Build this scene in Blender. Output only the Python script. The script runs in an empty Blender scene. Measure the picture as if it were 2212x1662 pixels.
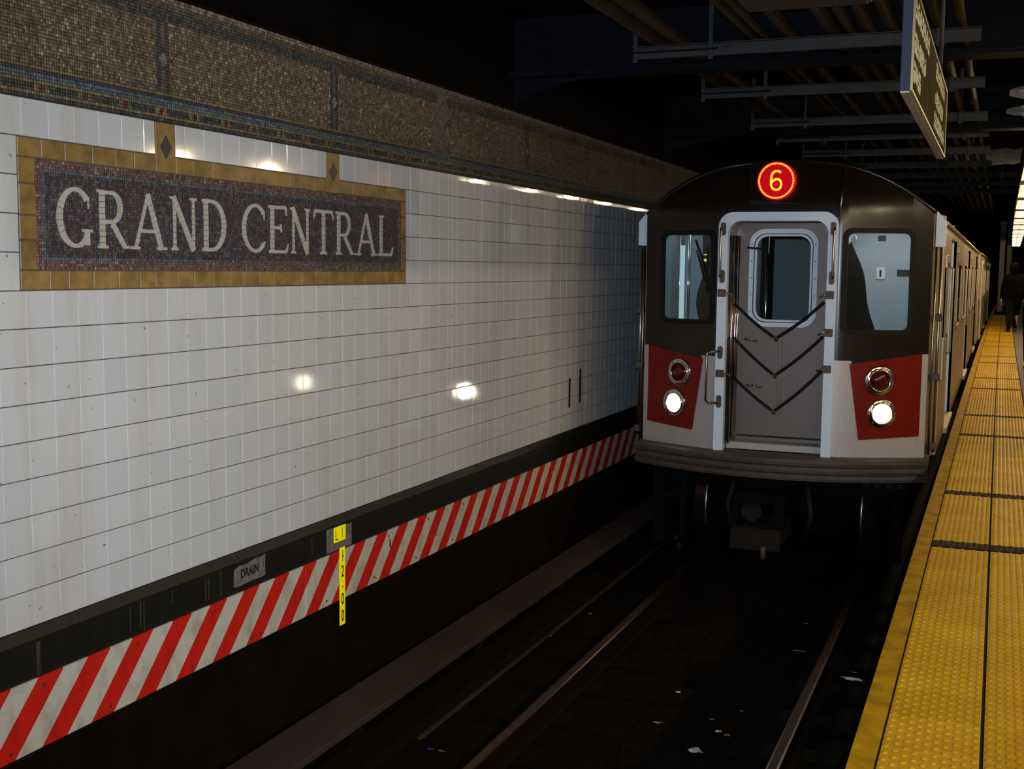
import bpy, math, random
import numpy as np
from mathutils import Matrix, Vector, Euler
random.seed(7); rng = np.random.default_rng(7)
SC = bpy.context.scene
COL = SC.collection
PI = math.pi
# ------------------------------------------------------------------ camera, world, exposure
# world: X to the right, Y along the track away from the viewer, Z up, platform surface at z = 0
cd = bpy.data.cameras.new('camera'); cam = bpy.data.objects.new('camera', cd); COL.objects.link(cam)
cd.sensor_width = 36.0; cd.lens = 2600.0 / 2212.0 * 36.0; cd.clip_start = 0.05; cd.clip_end = 300
r = Vector((0.92712150, 0.37458999, 0.01131679)); u = Vector((-0.04686857, 0.08593506, 0.99519772)); b = Vector((0.37181860, -0.92319960, 0.09722874))
cam.matrix_world = Matrix(((r.x, u.x, b.x, 0), (r.y, u.y, b.y, 0), (r.z, u.z, b.z, 1.5), (0, 0, 0, 1)))
SC.camera = cam
w = bpy.data.worlds.new('world'); SC.world = w; w.use_nodes = True
w.node_tree.nodes['Background'].inputs[0].default_value = (0.010, 0.009, 0.008, 1)
w.node_tree.nodes['Background'].inputs[1].default_value = 0.1
SC.view_settings.view_transform = 'Standard'; SC.view_settings.look = 'None'
cy = SC.cycles; cy.max_bounces = 5; cy.diffuse_bounces = 2; cy.glossy_bounces = 3; cy.transmission_bounces = 3; cy.transparent_max_bounces = 6; cy.caustics_reflective = False; cy.caustics_refractive = False; cy.adaptive_threshold = 0.07
SC.view_settings.exposure = 0.0; SC.view_settings.gamma = 1.0; SC.view_settings.use_curve_mapping = False
# the photographer's flash: a small real lamp just above the lens
FLASH_W = 740.0
ld = bpy.data.lights.new('flash_lamp', 'SPOT'); ld.energy = FLASH_W; ld.color = (0.80, 0.95, 1.18); ld.shadow_soft_size = 0.025
ld.spot_size = math.radians(75); ld.spot_blend = 1.0
fl = bpy.data.objects.new('flash_lamp', ld); fl.matrix_world = cam.matrix_world.copy(); fl.location = (-0.04, 0.02, 1.57); COL.objects.link(fl)
# strength of the station's own lamps (their builders are further down)
LAMP_W = 86.0; LAMP_NEAR_W = 74.0; LAMP_COL = (1.0, 0.78, 0.48)

# ------------------------------------------------------------------ helpers
class MB:
    """collects polygons into one mesh"""
    def __init__(s): s.v = []; s.f = []; s.c = []; s.sm = []
    def poly(s, pts, smooth=False):
        n = len(s.v); s.v += [tuple(p) for p in pts]; s.f.append(tuple(range(n, n + len(pts)))); s.sm.append(smooth)
    def add(s, verts, faces, smooth=False):
        n = len(s.v); s.v += [tuple(p) for p in verts]
        for f in faces: s.f.append(tuple(i + n for i in f)); s.sm.append(smooth)
        return s
    def box(s, x0, x1, y0, y1, z0, z1, m=None):
        p = [(x0,y0,z0),(x1,y0,z0),(x1,y1,z0),(x0,y1,z0),(x0,y0,z1),(x1,y0,z1),(x1,y1,z1),(x0,y1,z1)]
        if m is not None: p = [tuple(m @ Vector(q)) for q in p]
        return s.add(p, [(0,3,2,1),(4,5,6,7),(0,1,5,4),(1,2,6,5),(2,3,7,6),(3,0,4,7)])
    def bbox(s, x0, x1, y0, y1, z0, z1, bv=0.004, m=None):
        """box with chamfered edges"""
        X=(x0,x0+bv,x1-bv,x1); Y=(y0,y0+bv,y1-bv,y1); Z=(z0,z0+bv,z1-bv,z1)
        idx = {}; vs = []
        for i in range(4):
            for j in range(4):
                for k in range(4):
                    e = (i in (0,3)) + (j in (0,3)) + (k in (0,3))
                    if e == 1: idx[i,j,k] = len(vs); vs.append((X[i],Y[j],Z[k]))
        if m is not None: vs = [tuple(m @ Vector(q)) for q in vs]
        fs = []
        for (a,fl_) in ((0,0),(0,3)): fs.append([idx[fl_,1,1],idx[fl_,2,1],idx[fl_,2,2],idx[fl_,1,2]][::(1 if fl_ else -1)])
        for fl_ in (0,3): fs.append([idx[1,fl_,1],idx[1,fl_,2],idx[2,fl_,2],idx[2,fl_,1]][::(1 if fl_ else -1)])
        for fl_ in (0,3): fs.append([idx[1,1,fl_],idx[2,1,fl_],idx[2,2,fl_],idx[1,2,fl_]][::(1 if fl_ else -1)])
        for i,ii in ((0,1),(3,2)):
            for j,jj in ((0,1),(3,2)):
                fs.append([idx[i,jj,1],idx[i,jj,2],idx[ii,j,2],idx[ii,j,1]])
                fs.append([idx[i,1,jj],idx[i,2,jj],idx[ii,2,j],idx[ii,1,j]])
                fs.append([idx[1,i,jj],idx[2,i,jj],idx[2,ii,j],idx[1,ii,j]])
                for k,kk in ((0,1),(3,2)): fs.append([idx[i,jj,kk],idx[ii,j,kk],idx[ii,jj,k]])
        return s.add(vs, fs)
    def cyl(s, p0, p1, r0, r1=None, n=12, cap=True, smooth=True):
        p0 = Vector(p0); p1 = Vector(p1); r1 = r0 if r1 is None else r1
        d = (p1 - p0).normalized(); a = d.orthogonal().normalized(); c = d.cross(a)
        vs = []
        for p, rr in ((p0, r0), (p1, r1)):
            for i in range(n):
                t = 2*PI*i/n; vs.append(tuple(p + a*math.cos(t)*rr + c*math.sin(t)*rr))
        k = len(s.v); s.v += vs
        for i in range(n):
            j = (i+1) % n; s.f.append((k+i, k+j, k+n+j, k+n+i)); s.sm.append(smooth)
        if cap:
            s.f.append(tuple(k+i for i in range(n))[::-1]); s.sm.append(False)
            s.f.append(tuple(k+n+i for i in range(n))); s.sm.append(False)
        return s
    def tube(s, path, r, n=8):
        path = [Vector(p) for p in path]
        rings = []
        up = None
        for i, p in enumerate(path):
            d = (path[min(i+1, len(path)-1)] - path[max(i-1, 0)]).normalized()
            a = d.orthogonal().normalized() if up is None else (up - d*up.dot(d)).normalized()
            up = a; c = d.cross(a); rr = r[i] if isinstance(r, (list, tuple)) else r
            rings.append([tuple(p + a*math.cos(2*PI*k/n)*rr + c*math.sin(2*PI*k/n)*rr) for k in range(n)])
        k0 = len(s.v)
        for R_ in rings: s.v += R_
        for i in range(len(rings)-1):
            for k in range(n):
                k2 = (k+1) % n; s.f.append((k0+i*n+k, k0+i*n+k2, k0+(i+1)*n+k2, k0+(i+1)*n+k)); s.sm.append(True)
        s.f.append(tuple(k0+k for k in range(n))[::-1]); s.sm.append(False)
        s.f.append(tuple(k0+(len(rings)-1)*n+k for k in range(n))); s.sm.append(False)
        return s
    def sheet(s, fn, nu, nv, smooth=True, thick=None):
        """grid surface fn(i/nu, j/nv) -> point"""
        k = len(s.v)
        for i in range(nu+1):
            for j in range(nv+1): s.v.append(tuple(fn(i/nu, j/nv)))
        for i in range(nu):
            for j in range(nv):
                a = k+i*(nv+1)+j; s.f.append((a, a+nv+1, a+nv+2, a+1)); s.sm.append(smooth)
        return s
    def lathe(s, prof, m, n=24, smooth=True):
        """profile [(r, h)] about the local z axis, placed by matrix m"""
        k = len(s.v)
        for (rr, h) in prof:
            for i in range(n): s.v.append(tuple(m @ Vector((rr*math.cos(2*PI*i/n), rr*math.sin(2*PI*i/n), h))))
        for a in range(len(prof)-1):
            for i in range(n):
                j = (i+1) % n; s.f.append((k+a*n+i, k+a*n+j, k+(a+1)*n+j, k+(a+1)*n+i)); s.sm.append(smooth)
        return s
    def ring_prism(s, outer, inner, fn, d0, d1):
        """frame between two closed outlines of equal length; fn(a, b, depth) -> point"""
        n = len(outer)
        def P(o, d): return [fn(p[0], p[1], d) for p in o]
        of, inf, ob, ib = P(outer, d0), P(inner, d0), P(outer, d1), P(inner, d1)
        k = len(s.v); s.v += [tuple(p) for p in of+inf+ob+ib]
        for i in range(n):
            j = (i+1) % n
            for q in ((i, j, n+j, n+i), (2*n+i, 3*n+i, 3*n+j, 2*n+j), (i, 2*n+i, 2*n+j, j), (n+i, n+j, 3*n+j, 3*n+i)):
                s.f.append(tuple(k+e for e in q)); s.sm.append(False)
        return s
    def prism(s, outline, fn, d0, d1):
        n = len(outline); k = len(s.v)
        s.v += [tuple(fn(p[0], p[1], d0)) for p in outline] + [tuple(fn(p[0], p[1], d1)) for p in outline]
        s.f.append(tuple(k+i for i in range(n))); s.sm.append(False)
        s.f.append(tuple(k+n+i for i in range(n))[::-1]); s.sm.append(False)
        for i in range(n):
            j = (i+1) % n; s.f.append((k+i, k+n+i, k+n+j, k+j)); s.sm.append(False)
        return s
    def mesh(s, name):
        me = bpy.data.meshes.new(name); me.from_pydata(s.v, [], s.f)
        me.polygons.foreach_set('use_smooth', s.sm); me.update()
        import bmesh
        bm = bmesh.new(); bm.from_mesh(me); bmesh.ops.recalc_face_normals(bm, faces=bm.faces[:]); bm.to_mesh(me); bm.free()
        return me
    def build(s, name, mat, parent=None, **kw):
        return mkobj(name, s.mesh(name), mat, parent, **kw)

def mkobj(name, me, mat, parent=None, label=None, cat=None, group=None, kind=None, loc=None, rot=None):
    o = bpy.data.objects.new(name, me); COL.objects.link(o)
    if mat is not None and me is not None and not me.materials: me.materials.append(mat)
    if parent is not None: o.parent = parent
    if loc is not None: o.location = loc
    if rot is not None: o.rotation_euler = rot
    return tag(o, label, cat, group, kind)
def tag(o, label=None, cat=None, group=None, kind=None):
    if label: o['label'] = label
    if cat: o['category'] = cat
    if group: o['group'] = group
    if kind: o['kind'] = kind
    return o
def empty(name, loc=(0,0,0), rot=(0,0,0), **kw):
    o = bpy.data.objects.new(name, None); COL.objects.link(o); o.location = loc; o.rotation_euler = rot; o.empty_display_size = 0.1
    return tag(o, **kw)
def copy_tree(o, parent=None):
    c = o.copy(); COL.objects.link(c)
    if parent is not None: c.parent = parent
    for ch in list(o.children): copy_tree(ch, c)
    return c
def rrect(x0, x1, y0, y1, rad, n=6):
    pts = []
    for cx, cy, a0 in ((x1-rad, y1-rad, 0), (x0+rad, y1-rad, PI/2), (x0+rad, y0+rad, PI), (x1-rad, y0+rad, 3*PI/2)):
        for i in range(n+1):
            t = a0 + PI/2*i/n; pts.append((cx+rad*math.cos(t), cy+rad*math.sin(t)))
    return pts
def text_mesh(txt, size, name, extrude=0.0, align='CENTER', sx=1.0, bold=0.0):
    cu = bpy.data.curves.new(name, 'FONT'); cu.body = txt; cu.size = size; cu.extrude = extrude; cu.align_x = align; cu.align_y = 'CENTER'; cu.resolution_u = 4; cu.offset = bold
    o = bpy.data.objects.new(name, cu); COL.objects.link(o)
    dg = bpy.context.evaluated_depsgraph_get(); dg.update()
    me = bpy.data.meshes.new_from_object(o.evaluated_get(dg)); me.name = name
    bpy.data.objects.remove(o); bpy.data.curves.remove(cu)
    if sx != 1.0:
        for v in me.vertices: v.co.x *= sx
    return me

# ------------------------------------------------------------------ materials
def nodes(name):
    m = bpy.data.materials.new(name); m.use_nodes = True
    nt = m.node_tree; return m, nt, nt.nodes['Principled BSDF']
def N(nt, typ, **kw):
    n = nt.nodes.new(typ)
    for k, v in kw.items(): setattr(n, k, v)
    return n
def pos_noise(nt, scale, sc=(1,1,1), detail=4, rough=0.6, off=(0,0,0)):
    g = N(nt, 'ShaderNodeNewGeometry'); mp = N(nt, 'ShaderNodeMapping'); mp.inputs['Scale'].default_value = sc; mp.inputs['Location'].default_value = off
    nt.links.new(g.outputs['Position'], mp.inputs['Vector'])
    n = N(nt, 'ShaderNodeTexNoise'); n.inputs['Scale'].default_value = scale; n.inputs['Detail'].default_value = detail; n.inputs['Roughness'].default_value = rough
    nt.links.new(mp.outputs[0], n.inputs['Vector']); return n
def ramp(nt, src, stops):
    rp = N(nt, 'ShaderNodeValToRGB'); el = rp.color_ramp.elements
    while len(el) < len(stops): el.new(0.5)
    for e, (p, c) in zip(el, stops): e.position = p; e.color = (*c, 1) if len(c) == 3 else c
    nt.links.new(src, rp.inputs[0]); return rp
def mixc(nt, fac, a, b, mode='MIX'):
    mx = N(nt, 'ShaderNodeMix', data_type='RGBA', blend_type=mode)
    for s_, v in ((mx.inputs[0], fac), (mx.inputs[6], a), (mx.inputs[7], b)):
        if isinstance(v, (int, float)): s_.default_value = v
        elif isinstance(v, tuple): s_.default_value = (*v, 1)
        else: nt.links.new(v, s_)
    return mx.outputs[2]
def bump(nt, bs, src, strength, dist=0.01):
    bp = N(nt, 'ShaderNodeBump'); bp.inputs['Strength'].default_value = strength; bp.inputs['Distance'].default_value = dist
    nt.links.new(src, bp.inputs['Height']); nt.links.new(bp.outputs[0], bs.inputs['Normal'])
def M_(name, col, rough=0.6, metal=0.0, var=0.25, scale=12.0, sc=(1,1,1), bmp=0.0, spec=0.5, col2=None, coat=0.0):
    """plain procedural material: base colour broken up by noise"""
    m, nt, bs = nodes(name)
    n = pos_noise(nt, scale, sc)
    c2 = col2 if col2 else tuple(c*(1-var) for c in col)
    rp = ramp(nt, n.outputs['Fac'], [(0.32, c2), (0.62, col)])
    nt.links.new(rp.outputs[0], bs.inputs['Base Color'])
    bs.inputs['Roughness'].default_value = rough; bs.inputs['Metallic'].default_value = metal
    bs.inputs['Specular IOR Level'].default_value = spec; bs.inputs['Coat Weight'].default_value = coat
    if bmp: bump(nt, bs, n.outputs['Fac'], bmp)
    return m
def emis(name, col, strength):
    m, nt, bs = nodes(name); bs.inputs['Specular IOR Level'].default_value = 0.1
    bs.inputs['Base Color'].default_value = (*[0.1*c for c in col], 1)
    bs.inputs['Emission Color'].default_value = (*col, 1); bs.inputs['Emission Strength'].default_value = strength
    return m
def m_glass(name, tint=(1,1,1), refl=1.45):
    m = bpy.data.materials.new(name); m.use_nodes = True; nt = m.node_tree; nt.nodes.clear()
    out = N(nt, 'ShaderNodeOutputMaterial'); mx = N(nt, 'ShaderNodeMixShader'); tr = N(nt, 'ShaderNodeBsdfTransparent'); gl = N(nt, 'ShaderNodeBsdfGlossy'); fr = N(nt, 'ShaderNodeFresnel')
    tr.inputs[0].default_value = (*tint, 1); gl.inputs['Roughness'].default_value = 0.03; fr.inputs[0].default_value = refl
    nt.links.new(fr.outputs[0], mx.inputs[0]); nt.links.new(tr.outputs[0], mx.inputs[1]); nt.links.new(gl.outputs[0], mx.inputs[2]); nt.links.new(mx.outputs[0], out.inputs[0])
    return m
def m_tile():
    m, nt, bs = nodes('glazed_white_tile')
    oi = N(nt, 'ShaderNodeObjectInfo')
    base = ramp(nt, oi.outputs['Random'], [(0.0, (0.72,0.735,0.73)), (1.0, (0.78,0.79,0.78))])
    big = pos_noise(nt, 1.0, (1, 5.0, 0.7), 5, 0.65)          # grimy runs down the wall
    dirt = ramp(nt, big.outputs['Fac'], [(0.52, (0,0,0)), (0.72, (1,1,1))])
    c = mixc(nt, 0.0, base.outputs[0], (0.60,0.51,0.38)); mxn = c.node; 
    mu = N(nt, 'ShaderNodeMath', operation='MULTIPLY'); mu.inputs[1].default_value = 0.40; nt.links.new(dirt.outputs[0], mu.inputs[0]); nt.links.new(mu.outputs[0], mxn.inputs[0])
    sp = pos_noise(nt, 38, (1,1,1), 2, 0.5)
    spk = ramp(nt, sp.outputs['Fac'], [(0.74, (0,0,0)), (0.77, (1,1,1))])
    c = mixc(nt, spk.outputs[0], c, (0.30,0.22,0.13))
    nt.links.new(c, bs.inputs['Base Color'])
    bs.inputs['Roughness'].default_value = 0.07; bs.inputs['Specular IOR Level'].default_value = 0.5
    n2 = pos_noise(nt, 5, (1,1,1), 2, 0.5); bump(nt, bs, n2.outputs['Fac'], 0.05, 0.004)
    return m
def m_vcol(name, rough=0.45, spec=0.4, dirt=0.5, dcol=(0.10,0.075,0.05)):
    m, nt, bs = nodes(name)
    at = N(nt, 'ShaderNodeAttribute'); at.attribute_name = 'tint'
    n = pos_noise(nt, 2.2, (1,1.6,1), 5, 0.65)
    rp = ramp(nt, n.outputs['Fac'], [(0.35, (0,0,0)), (0.72, (dirt,dirt,dirt))])
    c = mixc(nt, rp.outputs[0], at.outputs['Color'], dcol)
    nt.links.new(c, bs.inputs['Base Color']); bs.inputs['Roughness'].default_value = rough; bs.inputs['Specular IOR Level'].default_value = spec
    return m
def m_stripes():
    m, nt, bs = nodes('red_white_hazard_paint')
    g = N(nt, 'ShaderNodeNewGeometry'); sx = N(nt, 'ShaderNodeSeparateXYZ'); nt.links.new(g.outputs['Position'], sx.inputs[0])
    a = N(nt, 'ShaderNodeMath', operation='MULTIPLY_ADD'); a.inputs[1].default_value = -0.9387; a.inputs[2].default_value = -0.9387*0.195-4.013+0.2905*40
    nt.links.new(sx.outputs['Z'], a.inputs[0])
    s = N(nt, 'ShaderNodeMath', operation='ADD'); nt.links.new(a.outputs[0], s.inputs[0]); nt.links.new(sx.outputs['Y'], s.inputs[1])
    d = N(nt, 'ShaderNodeMath', operation='DIVIDE'); d.inputs[1].default_value = 0.2905; nt.links.new(s.outputs[0], d.inputs[0])
    fr = N(nt, 'ShaderNodeMath', operation='FRACT'); nt.links.new(d.outputs[0], fr.inputs[0])
    lt = N(nt, 'ShaderNodeMath', operation='LESS_THAN'); lt.inputs[1].default_value = 0.497; nt.links.new(fr.outputs[0], lt.inputs[0])
    c = mixc(nt, lt.outputs[0], (0.70,0.68,0.57), (0.80,0.018,0.008))
    n = pos_noise(nt, 5, (1,2,1.2), 6, 0.7)
    rp = ramp(nt, n.outputs['Fac'], [(0.45, (1,1,1)), (0.8, (0.55,0.5,0.42))])
    c = mixc(nt, 1.0, c, rp.outputs[0], 'MULTIPLY')
    sp = pos_noise(nt, 17, (1,1,0.6), 2, 0.5); spk = ramp(nt, sp.outputs['Fac'], [(0.755, (0,0,0)), (0.775, (1,1,1))])
    c = mixc(nt, spk.outputs[0], c, (0.05,0.035,0.025))
    nt.links.new(c, bs.inputs['Base Color']); bs.inputs['Roughness'].default_value = 0.5
    return m
def m_yellow_plate():
    m, nt, bs = nodes('yellow_platform_surface')
    n = pos_noise(nt, 3.0, (1,1,1), 6, 0.7); n2 = pos_noise(nt, 22, (1,1,1), 3, 0.6)
    c = ramp(nt, n.outputs['Fac'], [(0.25, (0.52,0.275,0.012)), (0.7, (0.70,0.42,0.016))]).outputs[0]
    spk = ramp(nt, n2.outputs['Fac'], [(0.68, (0,0,0)), (0.78, (1,1,1))])
    c = mixc(nt, spk.outputs[0], c, (0.16,0.10,0.045))
    oi = N(nt, 'ShaderNodeObjectInfo'); hv = ramp(nt, oi.outputs['Random'], [(0.0, (0.88,0.86,0.82)), (1.0, (1,1,1))])
    c = mixc(nt, 1.0, c, hv.outputs[0], 'MULTIPLY')
    nt.links.new(c, bs.inputs['Base Color']); bs.inputs['Roughness'].default_value = 0.5; bs.inputs['Specular IOR Level'].default_value = 0.02
    bump(nt, bs, n2.outputs['Fac'], 0.15, 0.003)
    return m
def m_brushed(name, col, rough, sc=(1,1,40), var=0.2):
    m, nt, bs = nodes(name)
    n = pos_noise(nt, 6, sc, 4, 0.6)
    rp = ramp(nt, n.outputs['Fac'], [(0.3, tuple(c*(1-var) for c in col)), (0.7, col)])
    nt.links.new(rp.outputs[0], bs.inputs['Base Color']); bs.inputs['Metallic'].default_value = 1.0
    rr = N(nt, 'ShaderNodeMapRange'); rr.inputs['To Min'].default_value = rough*0.8; rr.inputs['To Max'].default_value = rough*1.3; nt.links.new(n.outputs['Fac'], rr.inputs['Value']); nt.links.new(rr.outputs[0], bs.inputs['Roughness'])
    return m
MT = dict(
    tile=m_tile(), mosaic=m_vcol('mosaic_tesserae', 0.4, 0.4, 0.45), letter=M_('ivory_mosaic_pieces', (0.66,0.63,0.54), 0.4, var=0.2, scale=30),
    bedding=M_('grey_mosaic_bedding', (0.15,0.13,0.12), 0.9, spec=0.05),
    mortar=M_('dark_grout', (0.045,0.040,0.034), 0.9), ochre=M_('ochre_terracotta', (0.40,0.245,0.065), 0.45, var=0.5, scale=9, bmp=0.1),
    diamond=M_('dark_blue_ceramic', (0.035,0.035,0.055), 0.4), band=M_('black_base_paint', (0.009,0.009,0.0075), 0.5, var=0.45, scale=5, sc=(1,2,1.0)),
    soot=M_('sooty_concrete', (0.012,0.0075,0.004), 0.95, var=0.5, scale=3, bmp=0.3, spec=0.04), soot2=M_('sooty_board', (0.055,0.038,0.030), 0.9, var=0.3, scale=4, sc=(1,0.3,1), spec=0.1),
    ceil=M_('black_ceiling_paint', (0.005,0.0038,0.0036), 0.95, var=0.4, scale=2, spec=0.03), stripe=m_stripes(), patch=M_('bare_grey_patch', (0.26,0.225,0.205), 0.75, var=0.5, scale=24, spec=0.1),
    ink=M_('black_stencil_ink', (0.008,0.007,0.006), 0.6), screw=M_('painted_screw', (0.10,0.045,0.03), 0.5), streak=M_('mineral_streak', (0.050,0.046,0.036), 0.7, var=0.7, scale=25, sc=(1,3,0.6)),
    yplate=m_yellow_plate(), yedge=M_('worn_yellow_edge', (0.52,0.285,0.006), 0.7, var=0.45, scale=9, bmp=0.1, spec=0.02), dkplate=M_('black_grimed_tactile', (0.075,0.05,0.026), 0.7, var=0.5, scale=30, spec=0.03),
    seam=M_('black_joint_filler', (0.03,0.021,0.012), 0.9, spec=0.02), concrete=M_('platform_concrete', (0.16,0.14,0.11), 0.8, var=0.3, scale=5),
    tie=M_('oily_timber', (0.008,0.005,0.0028), 0.9, var=0.5, scale=6, sc=(0.6,6,6), bmp=0.3, spec=0.05), bed=M_('grimy_trackbed', (0.0095,0.0062,0.003), 0.95, var=0.55, scale=7, bmp=0.35, spec=0.05),
    rail=M_('rusty_rail_side', (0.012,0.006,0.003), 0.7, 0.0, var=0.4, scale=20, spec=0.08), railtop=m_brushed('polished_rail_head', (0.16,0.10,0.06), 0.33, (1,0.2,1)),
    steel_d=M_('dark_steel_paint', (0.006,0.007,0.012), 0.7, var=0.3, scale=6, spec=0.08), strut=M_('galvanised_strut', (0.042,0.044,0.045), 0.6, 0.0, var=0.25, scale=10, spec=0.2), conduit=M_('olive_conduit', (0.040,0.027,0.013), 0.6, var=0.35, scale=5, spec=0.1),
    box=M_('green_grey_box', (0.022,0.021,0.016), 0.6), foil=None,
    # train
    stain=M_('stainless_steel', (0.44,0.335,0.20), 0.42, 0.5, var=0.2, scale=6, sc=(1,1,30)), stain2=M_('brushed_front_steel', (0.56,0.52,0.49), 0.45, 0.25, var=0.12, scale=7, sc=(14,1,1)), door_st=m_brushed('dull_door_steel', (0.24,0.20,0.175), 0.50, (14,14,1)), jamb=m_brushed('jamb_steel', (0.42,0.38,0.34), 0.25, (30,30,1)),
    alu=M_('painted_aluminium_frame', (0.84,0.96,1.12), 0.45, var=0.06, scale=6), black=M_('black_moulded_mask', (0.014,0.009,0.006), 0.24, var=0.2, scale=4), red=M_('dark_red_panel', (0.22,0.010,0.005), 0.36, var=0.25, scale=5, spec=0.25),
    rubber=M_('black_rubber', (0.012,0.011,0.010), 0.6, spec=0.2), iron=M_('grimy_iron', (0.018,0.015,0.012), 0.7, var=0.4, scale=12, spec=0.15), chrome=m_brushed('chrome', (0.72,0.72,0.72), 0.12, (1,1,1), 0.1), lampglass=m_glass('clear_lamp_glass'), redlens=M_('dark_red_lens', (0.11,0.004,0.006), 0.12, var=0.2),
    glass=m_glass('window_glass', (0.92,0.96,0.96)), glass_d=m_glass('side_window_glass', (0.25,0.26,0.27), 1.6), brown=M_('bumper_brown_iron', (0.10,0.075,0.055), 0.6, 0.1, var=0.35, scale=8), under=M_('underframe_grime', (0.0045,0.003,0.002), 0.85, var=0.5, scale=9, spec=0.1), plate=M_('latch_bronze', (0.12,0.075,0.05), 0.45, 0.4),
    cabwall=M_('cab_panel_grey_blue', (0.46,0.55,0.60), 0.5, var=0.08, scale=5), cabdark=M_('cab_console_dark', (0.03,0.022,0.018), 0.5), coat=M_('dark_coat_cloth', (0.012,0.009,0.008), 0.9, var=0.4, scale=25), white=M_('white_plastic', (0.85,0.86,0.88), 0.4, var=0.04), brownseat=M_('brown_vinyl', (0.065,0.035,0.022), 0.5),
    roof=M_('grimy_roof', (0.006,0.005,0.004), 0.9, spec=0.02), wheel=m_brushed('wheel_tread_steel', (0.40,0.40,0.43), 0.30, (1,1,1)), floor=M_('car_floor', (0.05,0.05,0.05), 0.7),
    # lamps
    head=emis('lit_headlamp', (1.0,0.86,0.62), 30.0), head2=emis('lit_headlamp_bright', (1.0,0.88,0.66), 22.0), led_y=emis('yellow_led', (1.0,0.50,0.03), 1.6), led_r=emis('red_led', (1.0,0.0,0.012), 0.48), led_g=emis('green_indicator', (0.45,0.9,0.10), 1.2),
    tube=emis('fluorescent_tube', (1.0,0.94,0.78), 3.0), diff=emis('lit_diffuser', (1.0,0.80,0.36), 0.95), tubeblue=emis('cab_tube', (0.55,0.85,0.90), 0.6),
    # signs, people, litter
    sgn_face=M_('black_sign_enamel', (0.075,0.064,0.042), 0.6, var=0.4, scale=3, spec=0.0), sgn_txt=M_('white_sign_lettering', (0.62,0.57,0.34), 0.6, var=0.05, spec=0.0), sgn_end=M_('grey_sign_housing', (0.045,0.056,0.080), 0.6, spec=0.1, var=0.1), sgn_edge=m_brushed('sign_edge_metal', (0.30,0.25,0.15), 0.40),
    retro=None, jacket=M_('black_jacket', (0.004,0.0035,0.003), 0.9, spec=0.05), trouser=M_('dark_grey_trousers', (0.009,0.010,0.009), 0.9, spec=0.05), skin=M_('skin', (0.42,0.26,0.18), 0.55, var=0.1), hair=M_('dark_hair', (0.006,0.004,0.003), 0.7, spec=0.1), shoe=M_('worn_shoe', (0.05,0.045,0.04), 0.5),
    paper=M_('white_paper_scrap', (0.78,0.76,0.72), 0.8, var=0.15), wrapper=M_('yellow_wrapper', (0.55,0.36,0.06), 0.5), orange=M_('rusty_orange_scrap', (0.40,0.14,0.04), 0.7), blue=M_('blue_plastic', (0.04,0.07,0.5), 0.5), pale=M_('pale_plaster', (0.30,0.27,0.25), 0.9), column=M_('brown_column_paint', (0.09,0.065,0.03), 0.35),
)
def m_foil():
    m, nt, bs = nodes('crumpled_foil')
    n = pos_noise(nt, 26, (1,1,1), 6, 0.75)
    bs.inputs['Base Color'].default_value = (0.62,0.68,0.80,1); bs.inputs['Metallic'].default_value = 1.0; bs.inputs['Roughness'].default_value = 0.38
    bump(nt, bs, n.outputs['Fac'], 1.0, 0.05); return m
MT['foil'] = m_foil()
MT['retro'] = M_('yellow_reflective_sheet', (1.9,1.75,0.0), 0.4, var=0.02, spec=0.1)   # overbright base colour stands in for the flash that reflective sheet throws back

for k_ in ('led_y','led_r','led_g','tube','diff','tubeblue'): MT[k_].cycles.emission_sampling = 'NONE'   # too faint to light anything; seen directly and in reflections
# ------------------------------------------------------------------ left wall
WX = -3.62                                     # face of the tile field
ROW0, ROWH, TW = 0.006, 0.153, 0.1481          # tile courses
wall = MB().box(-4.0, WX-0.006, -5.0, 60.0, -1.75, 2.15).build('wall_left', MT['mortar'], kind='structure')
def tile_mesh(w_, h_, name, t=0.012, bv=0.0022):
    m = MB(); m.bbox(-t, 0.0, -w_/2, w_/2, -h_/2, h_/2, bv); return m
GAPY, GAPZ = 0.0008, 0.0034
SIGN_Y0, SIGN_Y1, SIGN_Z0, SIGN_Z1 = 3.730, 7.100, ROW0+9*ROWH, ROW0+13*ROWH
STEMS = ((4.575, 4.722), (6.095, 6.242))
JOINT = 7.823
cells = []                                     # (y0, y1, row)
ys = [3.757 + TW*k for k in range(-16, 92)]
ys = sorted([y for y in ys if abs(y-JOINT) > 0.05] + [JOINT])
for k in range(14):
    for a, b_ in zip(ys[:-1], ys[1:]):
        seg = [(a, b_)]
        cuts = []
        if 9 <= k <= 12: cuts = [(SIGN_Y0, SIGN_Y1)]
        if k == 13: cuts = list(STEMS)
        for c0, c1 in cuts:
            ns = []
            for s0, s1 in seg:
                if s1 <= c0 or s0 >= c1: ns.append((s0, s1)); continue
                if s0 < c0: ns.append((s0, c0))
                if s1 > c1: ns.append((c1, s1))
            seg = ns
        for s0, s1 in seg:
            if s1-s0 > 0.012: cells.append((s0, s1, k))
vis = sorted([c for c in cells if c[1] > 3.62], key=lambda c: c[0])
single = set(vis[:300])
cache = {}; rest = MB()
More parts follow.
